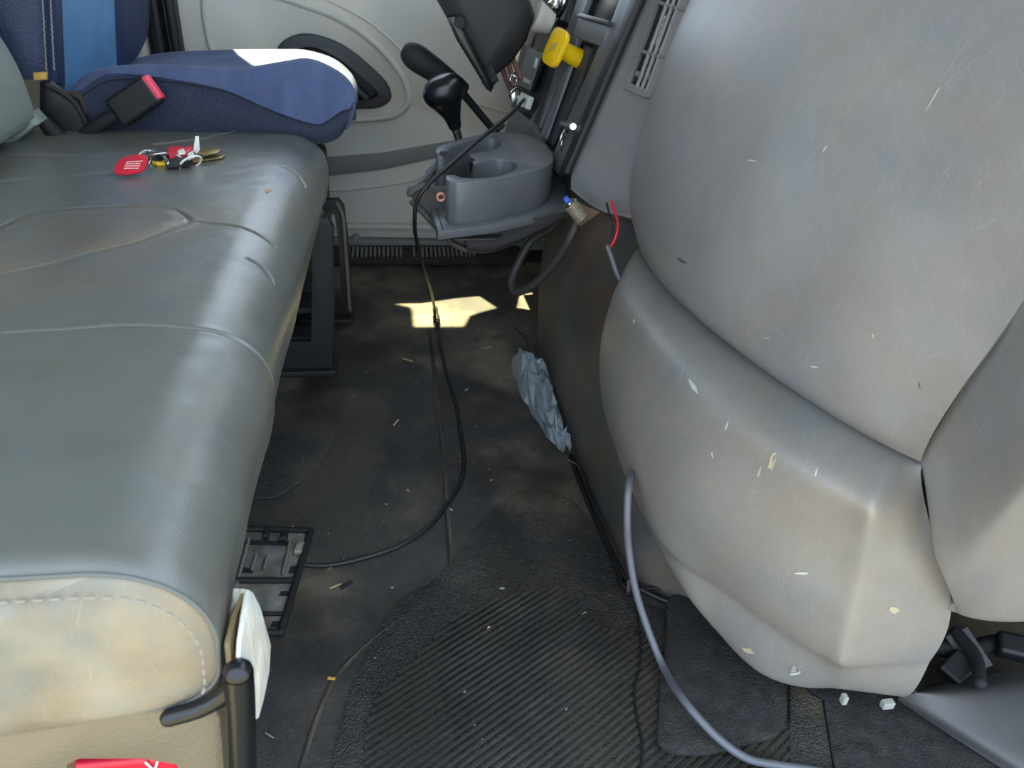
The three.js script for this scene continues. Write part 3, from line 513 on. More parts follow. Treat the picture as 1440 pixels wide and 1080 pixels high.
  for (const [a, b] of [[921, 45], [932, 50]]) { const pts = []; for (let k = 0; k <= 120; k++) { const t = k / 120, c = on(a + 14 * t, b - 42 * t + 18, 0.004); pts.push(c.addScaledVector(ax, 0.003 * Math.cos(k * 1.3)).addScaledVector(nv, 0.0012 * Math.sin(k * 1.3))); } put('spring', new THREE.TubeGeometry(new THREE.CatmullRomCurve3(pts), 300, 0.0008, 5), M.steel, g); }
  for (const [a, b] of [[897, 104], [912, 108], [918, 62], [930, 70], [944, 40]]) put('louvre_pivot', new THREE.SphereGeometry(0.0045, 10, 8).translate(...on(a, b, 0.003).toArray()), M.dashPlain, g);

  // knee panel, from its far end to the rounded near corner and its end face
  const Y = (l) => l.map(([a, b, y]) => P('y', y, a, b)), Zs = (l) => l.map(([a, b, z]) => P('z', z, a, b));
  const t = Y([[890, 345, .37], [925, 389, .375], [960, 429, .38], [1030, 489, .385], [1100, 539, .389], [1200, 604, .39], [1258, 634, .39]]);
  const r = Y([[868, 392, .345], [893, 430, .36], [925, 470, .368], [985, 535, .372], [1050, 590, .374], [1150, 658, .37], [1230, 708, .368]]);
  const f = Y([[842, 482, .25], [852, 545, .245], [872, 595, .25], [910, 650, .25], [970, 705, .255], [1085, 775, .25], [1208, 825, .25]]);
  const l = Y([[846, 552, .155], [863, 622, .15], [886, 684, .15], [932, 768, .15], [1000, 812, .15], [1090, 880, .15], [1183, 932, .15]]);
  const b = Y([[856, 600, .08], [872, 648, .08], [896, 706, .08], [960, 834, .085], [1005, 892, .065], [1065, 957, .06], [1176, 974, .065]]);
  const e = Zs([[1295, 654, -.512], [1303, 715, -.505], [1342, 862, -.5], [1308, 928, -.5], [1270, 988, -.5]]);
  const make = (list, j) => { const n = list[6], out = [list[0].clone().add(V(0.07, -0.02, -0.05)), ...list.slice(0, 6), list[5].clone().lerp(n, 0.75), n.clone(), n.clone().lerp(e[j], 0.22), n.clone().lerp(e[j], 0.6), e[j]]; return out; };
  const R = [t, r, f, l, b].map(make);
  const inn = R[4].map((q, i) => q.clone().add(i > 7 ? V(-0.01, 0.012, -0.05) : V(0.06, 0.012, 0)));
  const lipRow = R[3].map((q, i) => q.clone().lerp(R[4][i], 0.18).add(V(0.006, 0, -0.004)));
  const r2 = R[1].map((q, i) => q.clone().lerp(R[2][i], 0.3).add(V(-0.004, 0.004, 0.002)));
  put('knee_panel', surface(softNet([R[0].map((q) => q.clone().add(V(0.02, -0.006, -0.01))), R[0].map((q) => q.clone().add(V(0, -0.003, 0))), R[1], r2, R[2], R[3], lipRow, R[4], inn]), 150, 110, { thick: 0.005, flip: true, bumpFn: (p) => 0.0016 * (free(p.z * 11, p.y * 11 + p.x * 7, 3, 53) - 0.5) }), M.dashLow, dash, 'bulging scratched knee panel');
  // scuffs: thin smears of paint and plaster stuck to the knee panel
  const ray = new THREE.Raycaster(); scene.updateMatrixWorld(true);
  const scuff = (mesh, list, m) => {
    const hit = list.map(([a, b]) => { ray.set(EYE, dirOf(a, b).normalize()); const h = ray.intersectObject(mesh)[0]; if (!h) return null; const n = h.face.normal.clone(); if (n.dot(ray.ray.direction) > 0) n.negate(); return h.point.addScaledVector(n, 0.0005); });
    if (hit.some((h) => !h)) return;
    const c = hit.reduce((s, h) => s.add(h), V()).divideScalar(hit.length), pos = []; hit.forEach((h, i) => pos.push(...c.toArray(), ...h.toArray(), ...hit[(i + 1) % hit.length].toArray()));
    const g = new THREE.BufferGeometry(); g.setAttribute('position', new THREE.Float32BufferAttribute(pos, 3)); g.computeVertexNormals(); put('scuff', boxUV(g), m, dash);
  };
  const kneeMesh = dash.children.find((m) => m.name === 'knee_panel'), upperMesh = dash.children.find((m) => m.name === 'upper_panel');
  const blob = (a, b, l, w, ang, k = 9) => Array.from({ length: k }, (_, i) => { const t = i / k * 6.283, j = 0.6 + 0.6 * rnd(); return [a + (Math.cos(t) * l * Math.cos(ang) - Math.sin(t) * w * Math.sin(ang)) * j, b + (Math.cos(t) * l * Math.sin(ang) + Math.sin(t) * w * Math.cos(ang)) * j]; });
  for (const [a, b, l, w, g, m] of [[1086, 650, 14, 5, 1.9, 'scuff'], [1068, 664, 9, 2, 1.9, 'scuff'], [975, 543, 15, 3, 1.05, 'scuffPale'], [1148, 664, 8, 1.5, 1.8, 'scuffPale'], [1258, 857, 8, 6, 0.3, 'scuff'], [1022, 600, 7, 1.2, 1.9, 'scuffPale'], [1002, 640, 5, 1.5, 1.5, 'scuffPale'], [892, 452, 4, 1.6, 1.9, 'scuffPale'], [1128, 806, 12, 2, 0, 'scuffPale'], [1052, 915, 10, 4, 0.4, 'scuff'], [1024, 905, 6, 2, 0.7, 'scuffPale']]) scuff(kneeMesh, blob(a, b, l, w, g), M[m]);
  for (const [a, b, l, w, g, m] of [[1146, 516, 9, 1.6, 0.2, 'scuffPale'], [1079, 475, 4, 1, 0, 'scuffPale'], [1228, 472, 4, 1.4, 1.2, 'scuffPale'], [1293, 541, 7, 1, 1.4, 'scuffDark'], [1058, 226, 7, 1, 0.2, 'scuffPale'], [960, 367, 10, 2.4, 0.5, 'scuffDark'], [1312, 140, 30, 0.9, 2.1, 'scuffPale'], [1160, 210, 8, 1.2, 2.2, 'scuffPale']]) scuff(upperMesh, blob(a, b, l, w, g), M[m]);
  put('clip', [tube(Y([[1083, 922, .1], [1100, 920, .1], [1118, 935, .1], [1124, 945, .1], [1112, 948, .1]]), 0.0016, 24, 6), rbox(0.006, 0.012, 0.008, 0.002, P('y', .095, 1115, 940))], M.clipWhite, dash, 'pale broken plastic clip');
  put('retaining_clip', rbox(0.006, 0.012, 0.008, 0.001, P('z', -.50, 1187, 983)), M.clipWhite, dash);
  put('retaining_clip', rbox(0.014, 0.01, 0.008, 0.001, P('z', -.5, 1248, 990)), M.clipWhite, dash);
  // end piece next to the passenger door
  const er = [
    [[1560, 270, -.38], [1434, 430, -.456], [1344, 558, -.494], [1293, 646, -.518]], [[1565, 300, -.37], [1450, 448, -.44], [1360, 575, -.478], [1302, 668, -.504]],
    [[1600, 420, -.35], [1475, 540, -.42], [1385, 640, -.46], [1306, 720, -.495]], [[1610, 540, -.32], [1462, 648, -.378], [1386, 730, -.418], [1318, 782, -.468]],
    [[1620, 572, -.318], [1468, 682, -.378], [1392, 764, -.418], [1330, 812, -.466]], [[1630, 720, -.36], [1490, 790, -.412], [1415, 825, -.445], [1342, 845, -.476]], [[1630, 878, -.4], [1490, 880, -.43], [1410, 881, -.455], [1352, 868, -.482]],
  ].map(Zs);
  er[2] = er[1].map((p, i) => p.clone().lerp(er[3][i], 0.55)); er[5] = er[4].map((p, i) => p.clone().lerp(er[6][i], 0.5));   // two flat faces that meet in a ridge
  er.push(er[6].map((q) => q.clone().add(V(0.02, 0.004, -0.05)))); er.push(er[6].map((q) => q.clone().add(V(0.1, 0.02, -0.08))));
  put('end_piece', surface(softNet(er.map((x) => [x[3].clone().add(V(0.01, -0.004, -0.014)), ...[...x].reverse()])), 60, 70, { thick: 0.006 }), M.dash, dash, 'grey end piece by the passenger door');
  put('top_cover', [box(0.55, 1.0, 0.86, 0.9, -2.05, -0.35, 0.02), box(0.45, 0.62, 0.80, 0.885, -2.05, -1.2, 0.03)], M.dashPlain, dash);
  put('end_wall', box(0.56, 0.97, 0.2, 0.87, -0.56, -0.5, 0.02), M.dashPlain, dash);
  put('inner_frame', [box(0.50, 0.9, 0.42, 0.8, -2.02, -1.26, 0.02), box(0.72, 0.95, 0.2, 0.8, -1.3, -0.62, 0.02)], M.black, dash);
}
// vinyl covered engine hump under the dashboard
{
  const base = [[757, 440], [757, 480], [776, 560], [801, 632], [838, 712], [884, 800], [930, 836], [1010, 862]].map(([a, b]) => P('y', 0, a, b));
  const c = [V(0.55, 0, -1.62), base[0].clone().add(V(0.05, 0, -0.02)), ...base.slice(1), V(0.58, 0, -0.66)];
  const rows = [[0, 0], [-0.004, 0.05], [-0.008, 0.14], [-0.004, 0.24], [0.002, 0.33], [0.03, 0.40], [0.1, 0.43]].map(([dx, y], j) => c.map((q, i) => V(q.x + dx + [0, 0, 0, 0.15, 0.6, 1, 1, 1, 1, 1][i] * [0, 0, 0.02, 0.06, 0.12, 0.18, 0.25][j], y, q.z - (i > 5 ? (i - 5) * 0.25 * dx + y * 0.05 : 0))));
  const h = thing('engine_cover', 'brown-black dusty vinyl engine cover bulging under the dashboard', 'engine cover', V(0.45, 0, -1.1));
  put('shell', surface(net(rows), 90, 50, { thick: 0.006, bumpFn: (p) => 0.004 * (free(p.z * 7, p.y * 5, 3, 71) - 0.5) }), M.cover, h);
  put('edge_strip', tube([[803, 640], [822, 690], [846, 745], [868, 790], [885, 815], [930, 840], [1000, 862]].map(([a, b]) => P('y', 0.006, a, b).add(V(-0.002, 0, 0.002))), 0.004, 60, 6), M.rubber, h, 'black rubber edge strip');
}
// ---------------------------------------------------------------- centre stack of the dashboard (a leaning plate of controls)
const SO = P('z', -1.247, 800, 245), SU = V(Math.sin(0.33), Math.cos(0.33), 0), SN = V(-Math.cos(0.33), Math.sin(0.33), 0);
const S = (a, b, h = 0) => onPlane(SO.clone().addScaledVector(SN, h), SN, a, b);
const sSlab = (list, h, d, bevel = 0.001, holes = []) => slab(list.map(([a, b]) => S(a, b, h)), SO.clone().addScaledVector(SN, h), EZ, SU, d, bevel, holes.map((q) => q.map(([a, b]) => S(a, b, h))));
{
  const k = thing('control_stack', 'dark grey leaning control stack with bezel, slots and card slit', 'control panel', V(0.4, 0.4, -1.6));
  put('back_plate', sSlab([[738, 172], [790, 236], [800, 246], [910, -10], [965, -140], [830, -140], [790, -20], [748, 60]], -0.045, 0.02), M.consoleDark, k);
  put('bezel', sSlab([[716, 188], [760, 203], [790, 246], [800, 245], [905, 0], [965, -140], [870, -140], [816, 12], [798, 62], [766, 150], [752, 172], [728, 152]], -0.004, 0.012, 0.003, [[[767, 200], [785, 221], [851, 68], [820, 57]], [[826, 24], [868, 34], [930, -130], [885, -130]], [[764, 183], [770, 196], [810, 84], [806, 64], [786, 112]]]), M.console, k, 'grey bezel');
  put('edge_rail', sSlab([[792, 250], [803, 246], [909, 0], [968, -140], [960, -140], [897, 0]], 0.002, 0.012, 0.003), M.black, k);
  put('slot_panel', sSlab([[767, 196], [780, 205], [838, 70], [822, 62]], -0.016, 0.008), M.consoleDark, k);
  put('slot_panel', sSlab([[788, 205], [792, 212], [852, 66], [840, 62]], -0.022, 0.008), M.consoleBrown, k);
  put('slit', sSlab([[820, 116], [823, 118], [838, 74], [834, 70]], -0.0145, 0.003, 0.0005), M.blackSoft, k);
  put('screen', sSlab([[824, 26], [866, 38], [925, -130], [882, -130]], -0.014, 0.006), M.blackGloss, k, 'dark glossy display');
  put('screen_ledge', sSlab([[818, 26], [862, 38], [866, 33], [823, 21]], 0.004, 0.012, 0.002), M.console, k);
  put('card_edge', sSlab([[822, 58], [848, 65], [849, 62], [823, 55]], -0.01, 0.01, 0.0005), M.yellow, k);
  put('left_column', sSlab([[736, 160], [752, 182], [764, 172], [800, 72], [812, 0], [850, -140], [800, -140], [772, 0], [766, 40], [748, 120]], -0.03, 0.018, 0.004), M.consoleDark, k);
  put('finger_recess', sSlab([[762, 172], [770, 178], [792, 120], [796, 96], [784, 112]], -0.012, 0.008, 0.003), M.blackGloss, k);
  put('ledge', [sSlab([[770, 28], [803, 43], [808, 36], [776, 22]], -0.012, 0.035, 0.003)], M.black, k);
  put('trim_rib', sSlab([[766, 45], [800, 58], [802, 55], [768, 42]], -0.012, 0.008, 0.001), M.console, k);
  put('pillar', sSlab([[752, 174], [762, 182], [806, 62], [828, 0], [818, -4], [798, 52]], 0.002, 0.006, 0.002), M.console, k);
}
{
  const p0 = S(807, 79, 0.004), k = thing('brake_knob', 'yellow push-pull control knob with a square head on the control stack', 'knob', p0);
  const d = SN.clone().add(V(0, 0.05, 0.25)).setLength(0.036), n = d.clone().normalize();
  put('shaft', rod(p0.clone().addScaledVector(n, -0.012), p0.clone().add(d), 0.0175, 0.015, 24), M.yellow, k);
  const c = p0.clone().add(d), v = SU.clone().addScaledVector(n, -SU.dot(n)).normalize(), u = v.clone().cross(n).normalize();
  const quad = Array.from({ length: 48 }, (_, i) => { const t = i / 48 * Math.PI * 2, e = (x) => Math.sign(x) * Math.abs(x) ** 0.55; return c.clone().addScaledVector(u, 0.033 * e(Math.cos(t))).addScaledVector(v, 0.033 * e(Math.sin(t))); });
  put('head', slab(quad, c, u, v, 0.010, 0.003), M.yellow, k);
  put('embossed_mark', [0.006, -0.002, -0.010].map((t) => { const q = c.clone().addScaledVector(n, 0.0102).addScaledVector(u, t).addScaledVector(v, t * 0.4); return tube([q.clone().addScaledVector(v, -0.007), q.clone().addScaledVector(v, 0.007)], 0.0009, 4, 5); }), M.seam, k).userData.kind = 'stuff';
}
{
  const k = thing('radio_handset', 'small dark grey electronic unit with white printed marks clipped left of the yellow knob', 'device', S(745, 125, -0.01));
  put('body', sSlab([[727, 122], [750, 131], [771, 76], [746, 66]], -0.006, 0.03, 0.004), M.consoleDark, k);
  put('face', sSlab([[727, 119], [746, 127], [764, 74], [745, 68]], 0.024, 0.004, 0.001), M.console, k, 'lighter grey face');
  for (let i = 0; i < 6; i++) { const a = lerp(731, 743, i / 5), b = lerp(107, 113, i / 5); put('printed_mark', sSlab([[a, b + 5], [a + 1.3, b + 5.5], [a + 3, b], [a + 1.7, b - 0.5]], 0.0278, 0.0006, 0), M.white, k); }
  put('slider', sSlab([[751, 95], [753.5, 96], [757, 82], [754.5, 81]], 0.0278, 0.002, 0.0005), M.white, k);
  const pl = put('plug', slab([[729, 148], [746, 155], [752, 138], [740, 132]].map(([a, b]) => S(a, b, 0.004)), S(740, 140, 0.004), EZ, SU, 0.014, 0.003), M.white, k, 'white cable plug');
}
{
  const k = thing('chrome_gauge', 'crumpled silvery chrome gauge rim at the top of the control stack', 'gauge', S(790, 18, 0));
  const o = S(789, 0, 0.01), u = EZ.clone().negate(), f = basis(o, V(0, 0, 1), SU, SN);
  put('rim', boxUV(new THREE.TorusGeometry(0.034, 0.009, 12, 40).applyMatrix4(f)), M.chrome, k);
  put('bezel_ring', boxUV(new THREE.TorusGeometry(0.024, 0.006, 10, 40).applyMatrix4(f.clone().setPosition(o.clone().addScaledVector(SN, 0.01)))), M.steel, k);
  put('lens', boxUV(new THREE.CylinderGeometry(0.026, 0.026, 0.01, 30).rotateX(Math.PI / 2).applyMatrix4(f)), M.console, k);
  const g = new THREE.IcosahedronGeometry(0.013, 2).toNonIndexed(); const p = g.attributes.position;
  for (let i = 0; i < p.count; i++) { const q = V().fromBufferAttribute(p, i), s = 1 + 0.5 * (free(q.x * 120, q.y * 120 + q.z * 90, 2, 3) - 0.5); p.setXYZ(i, q.x * s, q.y * s, q.z * s); }
  g.computeVertexNormals(); put('knob', boxUV(g.applyMatrix4(f.clone().setPosition(S(779, 10, 0.035)))), M.chrome, k);
}
{
  const ring = (o, r, t, e) => boxUV(new THREE.TorusGeometry(r, t, 8, 26).applyMatrix4(new THREE.Matrix4().compose(o, new THREE.Quaternion().setFromEuler(new THREE.Euler(...e)), V(1, 1, 1))));
  const k = thing('hanging_ring', 'steel ring and peg standing in the long slot of the control stack', 'ring', S(794, 210, -0.012));
  put('peg', rod(S(790, 174, -0.004), S(806, 178, 0.02), 0.0055), M.steel, k);
  put('ring', ring(S(793, 194, 0.012), 0.013, 0.0022, [0.2, 0.9, 0.2]), M.steel, k); put('ring', ring(S(791, 201, 0.010), 0.012, 0.002, [0.1, 1.2, 0]), M.steel, k);
  const c = thing('ignition_keys', 'small steel keys and rings hanging left of the control stack', 'keys', P('z', -1.62, 724, 148));
  put('ring', ring(P('z', -1.6, 722, 112), 0.013, 0.0018, [0, 0.9, 0]), M.steel, c); put('ring', ring(P('z', -1.6, 724, 132), 0.012, 0.002, [0.3, 0.5, 0]), M.steel, c);
  put('key', zSlab(px('z', -1.6, [[720, 104], [728, 106], [729, 110], [721, 109]]), -1.6, 0.004), M.steel, c); put('key', zSlab(px('z', -1.6, [[719, 132], [724, 128], [728, 140], [724, 152], [719, 150]]), -1.6, 0.004), M.steel, c);
}
{
  const c = thing('steering_column', 'black tapering steering column shroud hanging above the gear lever', 'column', P('z', -1.62, 690, 132));
  const shell = px('z', -1.56, [[600, -50], [617, 5], [640, 46], [668, 95], [686, 130], [693, 134], [697, 126], [702, 108], [722, 92], [744, 60], [755, 24], [750, 6], [720, -45], [700, -80]]);
  put('shroud', zSlab(shell, -1.74, 0.18, 0.03), M.black, c);
  put('lower_fin', zSlab(px('z', -1.55, [[628, 24], [640, 22], [662, 60], [690, 112], [692, 130], [684, 126], [664, 92], [642, 56]]), -1.575, 0.025, 0.006), M.blackGloss, c);
  put('screw_recess', rod(P('z', -1.56, 646, 32), P('z', -1.545, 646, 32), 0.010), M.blackSoft, c);
  put('pale_collar', rod(P('z', -1.6, 752, 22), P('z', -1.6, 775, 34), 0.03, 0.02, 18), M.door, c);
  const w = thing('wiring_loom', 'bundle of pinkish brown wires below the steering column shroud', 'wires', P('z', -1.66, 715, 125));
  [[[712, 78], [718, 100], [722, 125]], [[718, 74], [726, 95], [732, 110]], [[706, 96], [712, 112], [722, 135]]].forEach((l, i) => put('wire', tube(px('z', -1.66 - i * 0.01, l), 0.006, 16, 6), M.wire, w));
}
// ---------------------------------------------------------------- levers by the far door
{
  const k = thing('gear_lever', 'black gear lever with a glossy rounded knob and tapering boot', 'gear lever', P('z', -1.55, 646, 200));
  const a = P('z', -1.55, 648, 205), b = P('z', -1.55, 625, 122), d = b.clone().sub(a).normalize();
  put('stem', rod(a, P('z', -1.55, 636, 165), 0.0085), M.steel, k);
  const prof = [[0.009, 0], [0.012, 0.004], [0.0135, 0.012], [0.0165, 0.024], [0.022, 0.036], [0.028, 0.048], [0.0355, 0.058], [0.0395, 0.068], [0.040, 0.078], [0.037, 0.089], [0.030, 0.097], [0.018, 0.103], [0, 0.105]].map(([r, y]) => new THREE.Vector2(r, y));
  const g = new THREE.LatheGeometry(new THREE.SplineCurve(prof).getPoints(60), 40), p = g.attributes.position;
  for (let i = 0; i < p.count; i++) { const y = p.getY(i), t = smooth(0.02, 0.06, y); p.setX(i, p.getX(i) * 1.0 - 0.004 * t + 0.004 * smooth(0.07, 0.1, y)); p.setZ(i, p.getZ(i) * 0.85); }
  g.computeVertexNormals();
  const o = P('z', -1.55, 641, 182), u = V(0, 0, -1).cross(d).normalize().negate();
  put('knob', boxUV(g.applyMatrix4(basis(o, d.clone().cross(V(0, 0, 1)).normalize(), d, V(0, 0, 1).addScaledVector(d, -d.z).normalize()))), M.knob, k);
  const h = thing('parking_lever', 'dark fuzzy rounded lever handle behind the gear knob', 'lever', P('z', -1.66, 640, 118));
  const prof2 = [[0, 0], [0.012, 0.002], [0.021, 0.012], [0.026, 0.03], [0.025, 0.06], [0.021, 0.10], [0.016, 0.14], [0.011, 0.15], [0, 0.15]].map(([r, y]) => new THREE.Vector2(r, y));
  const e0 = P('z', -1.66, 566, 68), e1 = P('z', -1.66, 640, 118), q = new THREE.Quaternion().setFromUnitVectors(EY, e1.clone().sub(e0).normalize());
  put('handle', boxUV(new THREE.LatheGeometry(new THREE.SplineCurve(prof2).getPoints(50), 28).applyMatrix4(new THREE.Matrix4().compose(e0, q, V(1, 1, 1)))), M.blackSoft, h);
  put('rod', rod(e1, P('z', -1.68, 700, 190), 0.008), M.black, h);
}
// ---------------------------------------------------------------- cup holder console
{
  const TY = 0.385, BY = 0.452, k = thing('cup_holder_console', 'grey plastic cup holder console with two open notched wells on a tray', 'cup holder', P('y', TY, 700, 280));
  const f = (y, l) => l.map(([a, b]) => P('y', y, a, b));
  const outline = curve(f(BY, [[627, 246], [628, 252], [640, 256], [680, 254], [720, 247], [754, 239], [771, 232], [778, 224], [775, 212], [764, 200], [750, 192], [730, 187], [700, 186], [660, 192], [636, 199], [618, 205], [613, 210], [616, 215], [625, 215], [632, 209], [640, 205]]), 110);
  const hole2 = [[648, 200], [668, 196], [690, 194], [702, 197], [704, 203], [698, 208], [682, 212], [664, 215], [659, 216]], web = [[663, 221], [665, 228], [667, 232]], hole1 = [[680, 226], [700, 224], [716, 226], [726, 230], [726, 236], [718, 241], [700, 247], [670, 250], [650, 249], [639, 245]];
  const full = [...outline, ...curve(f(BY, [[648, 201], ...hole2.slice(1)]), 40), ...curve(f(BY, web), 6), ...curve(f(BY, hole1), 60)];
  put('block', floorSlab(full, TY, BY - TY, 0.0022), M.console, k, 'grey moulded block round the wells');
  const tray = f(TY, [[604, 291], [616, 326], [700, 316], [796, 294], [800, 270], [770, 215], [700, 194], [636, 204], [598, 240], [594, 252], [634, 256], [634, 285]]);
  put('tray', floorSlab(tray, TY - 0.014, 0.015, 0.003, [f(BY, [[646, 246], [690, 245], [718, 237], [718, 230], [668, 226], [668, 212], [694, 204], [694, 198], [650, 204], [640, 225]])]), M.console, k);
  put('groove', floorSlab(f(TY, [[611.5, 289.5], [622, 324], [623.5, 323.6], [613, 289]]), TY, 0.0012, 0), M.black, k);
  put('well_floor', floorSlab(f(BY, [[640, 250], [700, 250], [730, 236], [720, 196], [650, 200], [632, 220]]), TY - 0.035, 0.003, 0.0005), M.consoleDark, k);
  put('well_step', tube(closed(f(TY + 0.03, [[664, 246], [690, 240], [712, 234], [722, 230], [714, 225], [690, 226], [672, 230]]), 40), 0.002, 40, 6), M.consoleDark, k);
  put('well_divider', rod(P('y', TY, 664, 262), P('y', BY, 664, 226), 0.006, 0.005, 12), M.blackGloss, k);
  for (const [a, b, y] of [[621, 216, 1], [626, 216, 1]]) put('latch_bar', rod(P('y', BY, a, b), P('y', BY - 0.07, a + 2, b + 0).setY(TY - 0.005), 0.004, 0.004, 10), M.black, k);
  put('second_tray', floorSlab(f(TY, [[594, 247], [600, 272], [628, 268], [628, 240]]), TY - 0.012, 0.013, 0.003), M.console, k);
  const zf = -1.235;
  put('under_box', surface(net([[[652, 322], [700, 316], [755, 306], [800, 296]], [[654, 336], [700, 336], [755, 322], [800, 304]], [[658, 352], [690, 352], [730, 338], [790, 308]], [[662, 356], [692, 355], [732, 340], [790, 309]]].map((l, j) => l.map(([a, b]) => P('z', -1.19 + (j === 3 ? -0.06 : -j * 0.01), a, b)))), 30, 16, { thick: 0.004 }), M.consoleDark, k);
  put('front_bracket', zSlab(px('z', -1.22, [[582, 272], [592, 262], [604, 268], [640, 268], [640, 300], [652, 330], [658, 352], [642, 350], [626, 332], [606, 314], [590, 296], [580, 282]]), -1.25, 0.025, 0.004), M.consoleBrown, k, 'brown-black dusty bracket');
  put('bracket_top', tube(px('y', 0.405, [[578, 268], [590, 258], [606, 246], [640, 222], [672, 200], [706, 176]]), 0.007, 40, 8), M.console, k);
  put('bracket_lip', [tube(px('z', -1.2, [[577, 272], [584, 266], [600, 262]]), 0.006, 14), tube(px('z', -1.22, [[580, 285], [596, 300], [614, 320], [636, 342], [656, 352]]), 0.005, 30)], M.consoleBrown, k);
  const bo = put('bolt', boxUV(new THREE.TorusGeometry(0.0058, 0.0024, 10, 24).translate(...P('z', -1.19, 620, 277).toArray())), M.copper, k, 'copper coloured hollow bolt');
  put('cable_port', rod(P('z', -1.2, 622, 331), P('z', -1.18, 622, 331), 0.010), M.blackSoft, k);
}
{
  const k = thing('threaded_clamp', 'rusty coil-wrapped bolt and bracket at the corner of the dashboard', 'clamp', P('z', -1.15, 812, 312));
  put('plate', zSlab(px('z', -1.16, [[796, 285], [806, 280], [828, 292], [844, 298], [816, 318], [803, 304]]), -1.165, 0.006, 0.001), M.rust, k);
  const a = P('z', -1.145, 798, 282), b = P('z', -1.14, 819, 308);
  put('bolt', rod(a, b, 0.007), M.steel, k);
  const coil = []; const d = b.clone().sub(a), n = d.clone().normalize(), u = n.clone().cross(EZ).normalize(), v = n.clone().cross(u);
  for (let i = 0; i <= 120; i++) { const t = i / 120; coil.push(a.clone().addScaledVector(d, 0.15 + t * 0.8).addScaledVector(u, 0.010 * Math.cos(i * 0.42)).addScaledVector(v, 0.010 * Math.sin(i * 0.42))); }
  put('coil', new THREE.TubeGeometry(new THREE.CatmullRomCurve3(coil), 260, 0.0022, 6), M.rustLight, k);
  put('blue_tape', [rod(P('z', -1.14, 794, 283), P('z', -1.14, 800, 280), 0.006)], M.blueTape, k, 'scrap of blue tape');
}
// ---------------------------------------------------------------- cables, hose, bag
M.cable = M.rubber;
tag(put('hose_loop', tube([P('z', -1.36, 790, 300), P('z', -1.35, 774, 322), P('z', -1.34, 748, 338), P('z', -1.33, 728, 372), P('z', -1.31, 719, 398), P('z', -1.29, 726, 410), P('z', -1.26, 748, 402), P('z', -1.22, 778, 372), P('z', -1.19, 800, 338), P('z', -1.19, 812, 312)], 0.0075, 90, 10), M.hose), 'thick black hose looping down beneath the cup holder', 'hose');
{
  const k = thing('earphone_cord', 'thin black cord running from the small device over the cup holder and along the floor', 'cord', P('y', 0.003, 613, 440));
  put('cord', tube([S(737, 140, 0.02), P('z', -1.42, 712, 166), P('z', -1.3, 672, 198), P('z', -1.22, 628, 236), P('z', -1.19, 598, 264), P('z', -1.19, 586, 284), P('z', -1.20, 583, 315), P('z', -1.26, 588, 348), P('z', -1.38, 598, 385), P('z', -1.52, 607, 412), P('y', 0.004, 612, 440), P('y', 0.004, 618, 480), P('y', 0.004, 630, 530), P('y', 0.004, 640, 562), P('y', 0.004, 648, 610), P('y', 0.004, 653, 650), P('y', 0.004, 647, 680), P('y', 0.004, 632, 704), P('y', 0.004, 606, 738), P('y', 0.004, 565, 766), P('y', 0.004, 510, 785), P('y', 0.005, 460, 795), P('y', 0.008, 425, 794)], 0.0034, 240, 8), M.cable, k);
  put('inline_plug', rod(P('y', 0.006, 612, 434), P('y', 0.006, 615.5, 462), 0.0062), M.cable, k);
  put('plug_collar', rod(P('y', 0.0065, 613.3, 446), P('y', 0.0065, 614.2, 453), 0.0085), M.cable, k);
  const w = thing('red_black_wires', 'red and black wires going into a grey sheath behind the knee panel', 'wires', P('z', -1.02, 868, 385));
  put('red_wire', tube([P('z', -1.13, 860, 284), P('z', -1.11, 866, 302), P('z', -1.07, 869, 320), P('z', -1.06, 864, 338), P('z', -1.055, 856, 350)], 0.0022, 30, 7), M.wireRed, w);
  put('black_wire', tube([P('z', -1.13, 853, 286), P('z', -1.11, 858, 305), P('z', -1.07, 862, 322), P('z', -1.06, 858, 340), P('z', -1.055, 853, 352)], 0.0018, 30, 7), M.cable, w);
  put('sheath', tube([P('z', -1.055, 854.5, 347), P('z', -1.05, 860, 362), P('z', -1.04, 868, 385), P('z', -1.03, 880, 410)], 0.0042, 24, 8), M.greyCable, w);
  tag(put('grey_cable', tube([P('z', -0.86, 912, 640), P('z', -0.78, 893, 655), P('z', -0.71, 884, 685), P('z', -0.69, 882, 725), P('z', -0.68, 884, 770), P('z', -0.66, 893, 826), P('z', -0.64, 906, 870), P('z', -0.60, 930, 932), P('y', 0.04, 962, 985), P('y', 0.028, 1010, 1038), P('y', 0.016, 1050, 1066), P('y', 0.006, 1090, 1075), P('y', 0.006, 1150, 1084), P('y', 0.006, 1220, 1100)], 0.0048, 120, 10), M.greyCable), 'smooth grey cable curving from under the knee panel to the floor', 'cable');
  tag(put('floor_wire', tube(px('y', 0.006, [[896, 846], [898, 880], [901, 915], [898, 945], [892, 970], [896, 1010], [903, 1045], [900, 1090]]), 0.0016, 70, 6), M.cable), 'thin black wire lying on the ribbed mat left of the grey cable', 'wire');
  tag(put('floor_wire', tube([P('y', 0.035, 797, 646), P('y', 0.03, 812, 654), P('y', 0.02, 822, 676), P('y', 0.012, 838, 720), P('y', 0.01, 856, 768), P('y', 0.008, 868, 800), P('y', 0.008, 880, 826), P('y', 0.008, 930, 828), P('y', 0.008, 972, 842)], 0.0024, 70, 6), M.cable), 'thin black wire along the foot of the engine cover', 'wire');
  tag(put('cable_tip', rod(P('y', 0.014, 884, 818), P('y', 0.012, 883, 834), 0.003), M.steel), 'tiny metal wire end beside the grey cable', 'wire end');
  tag(put('floor_wire', tube(px('y', 0.003, [[722, 458], [736, 472], [741, 478], [742, 486]]), 0.0015, 16, 6), M.cable), 'short stub of wire beyond the plastic bag', 'wire');
}
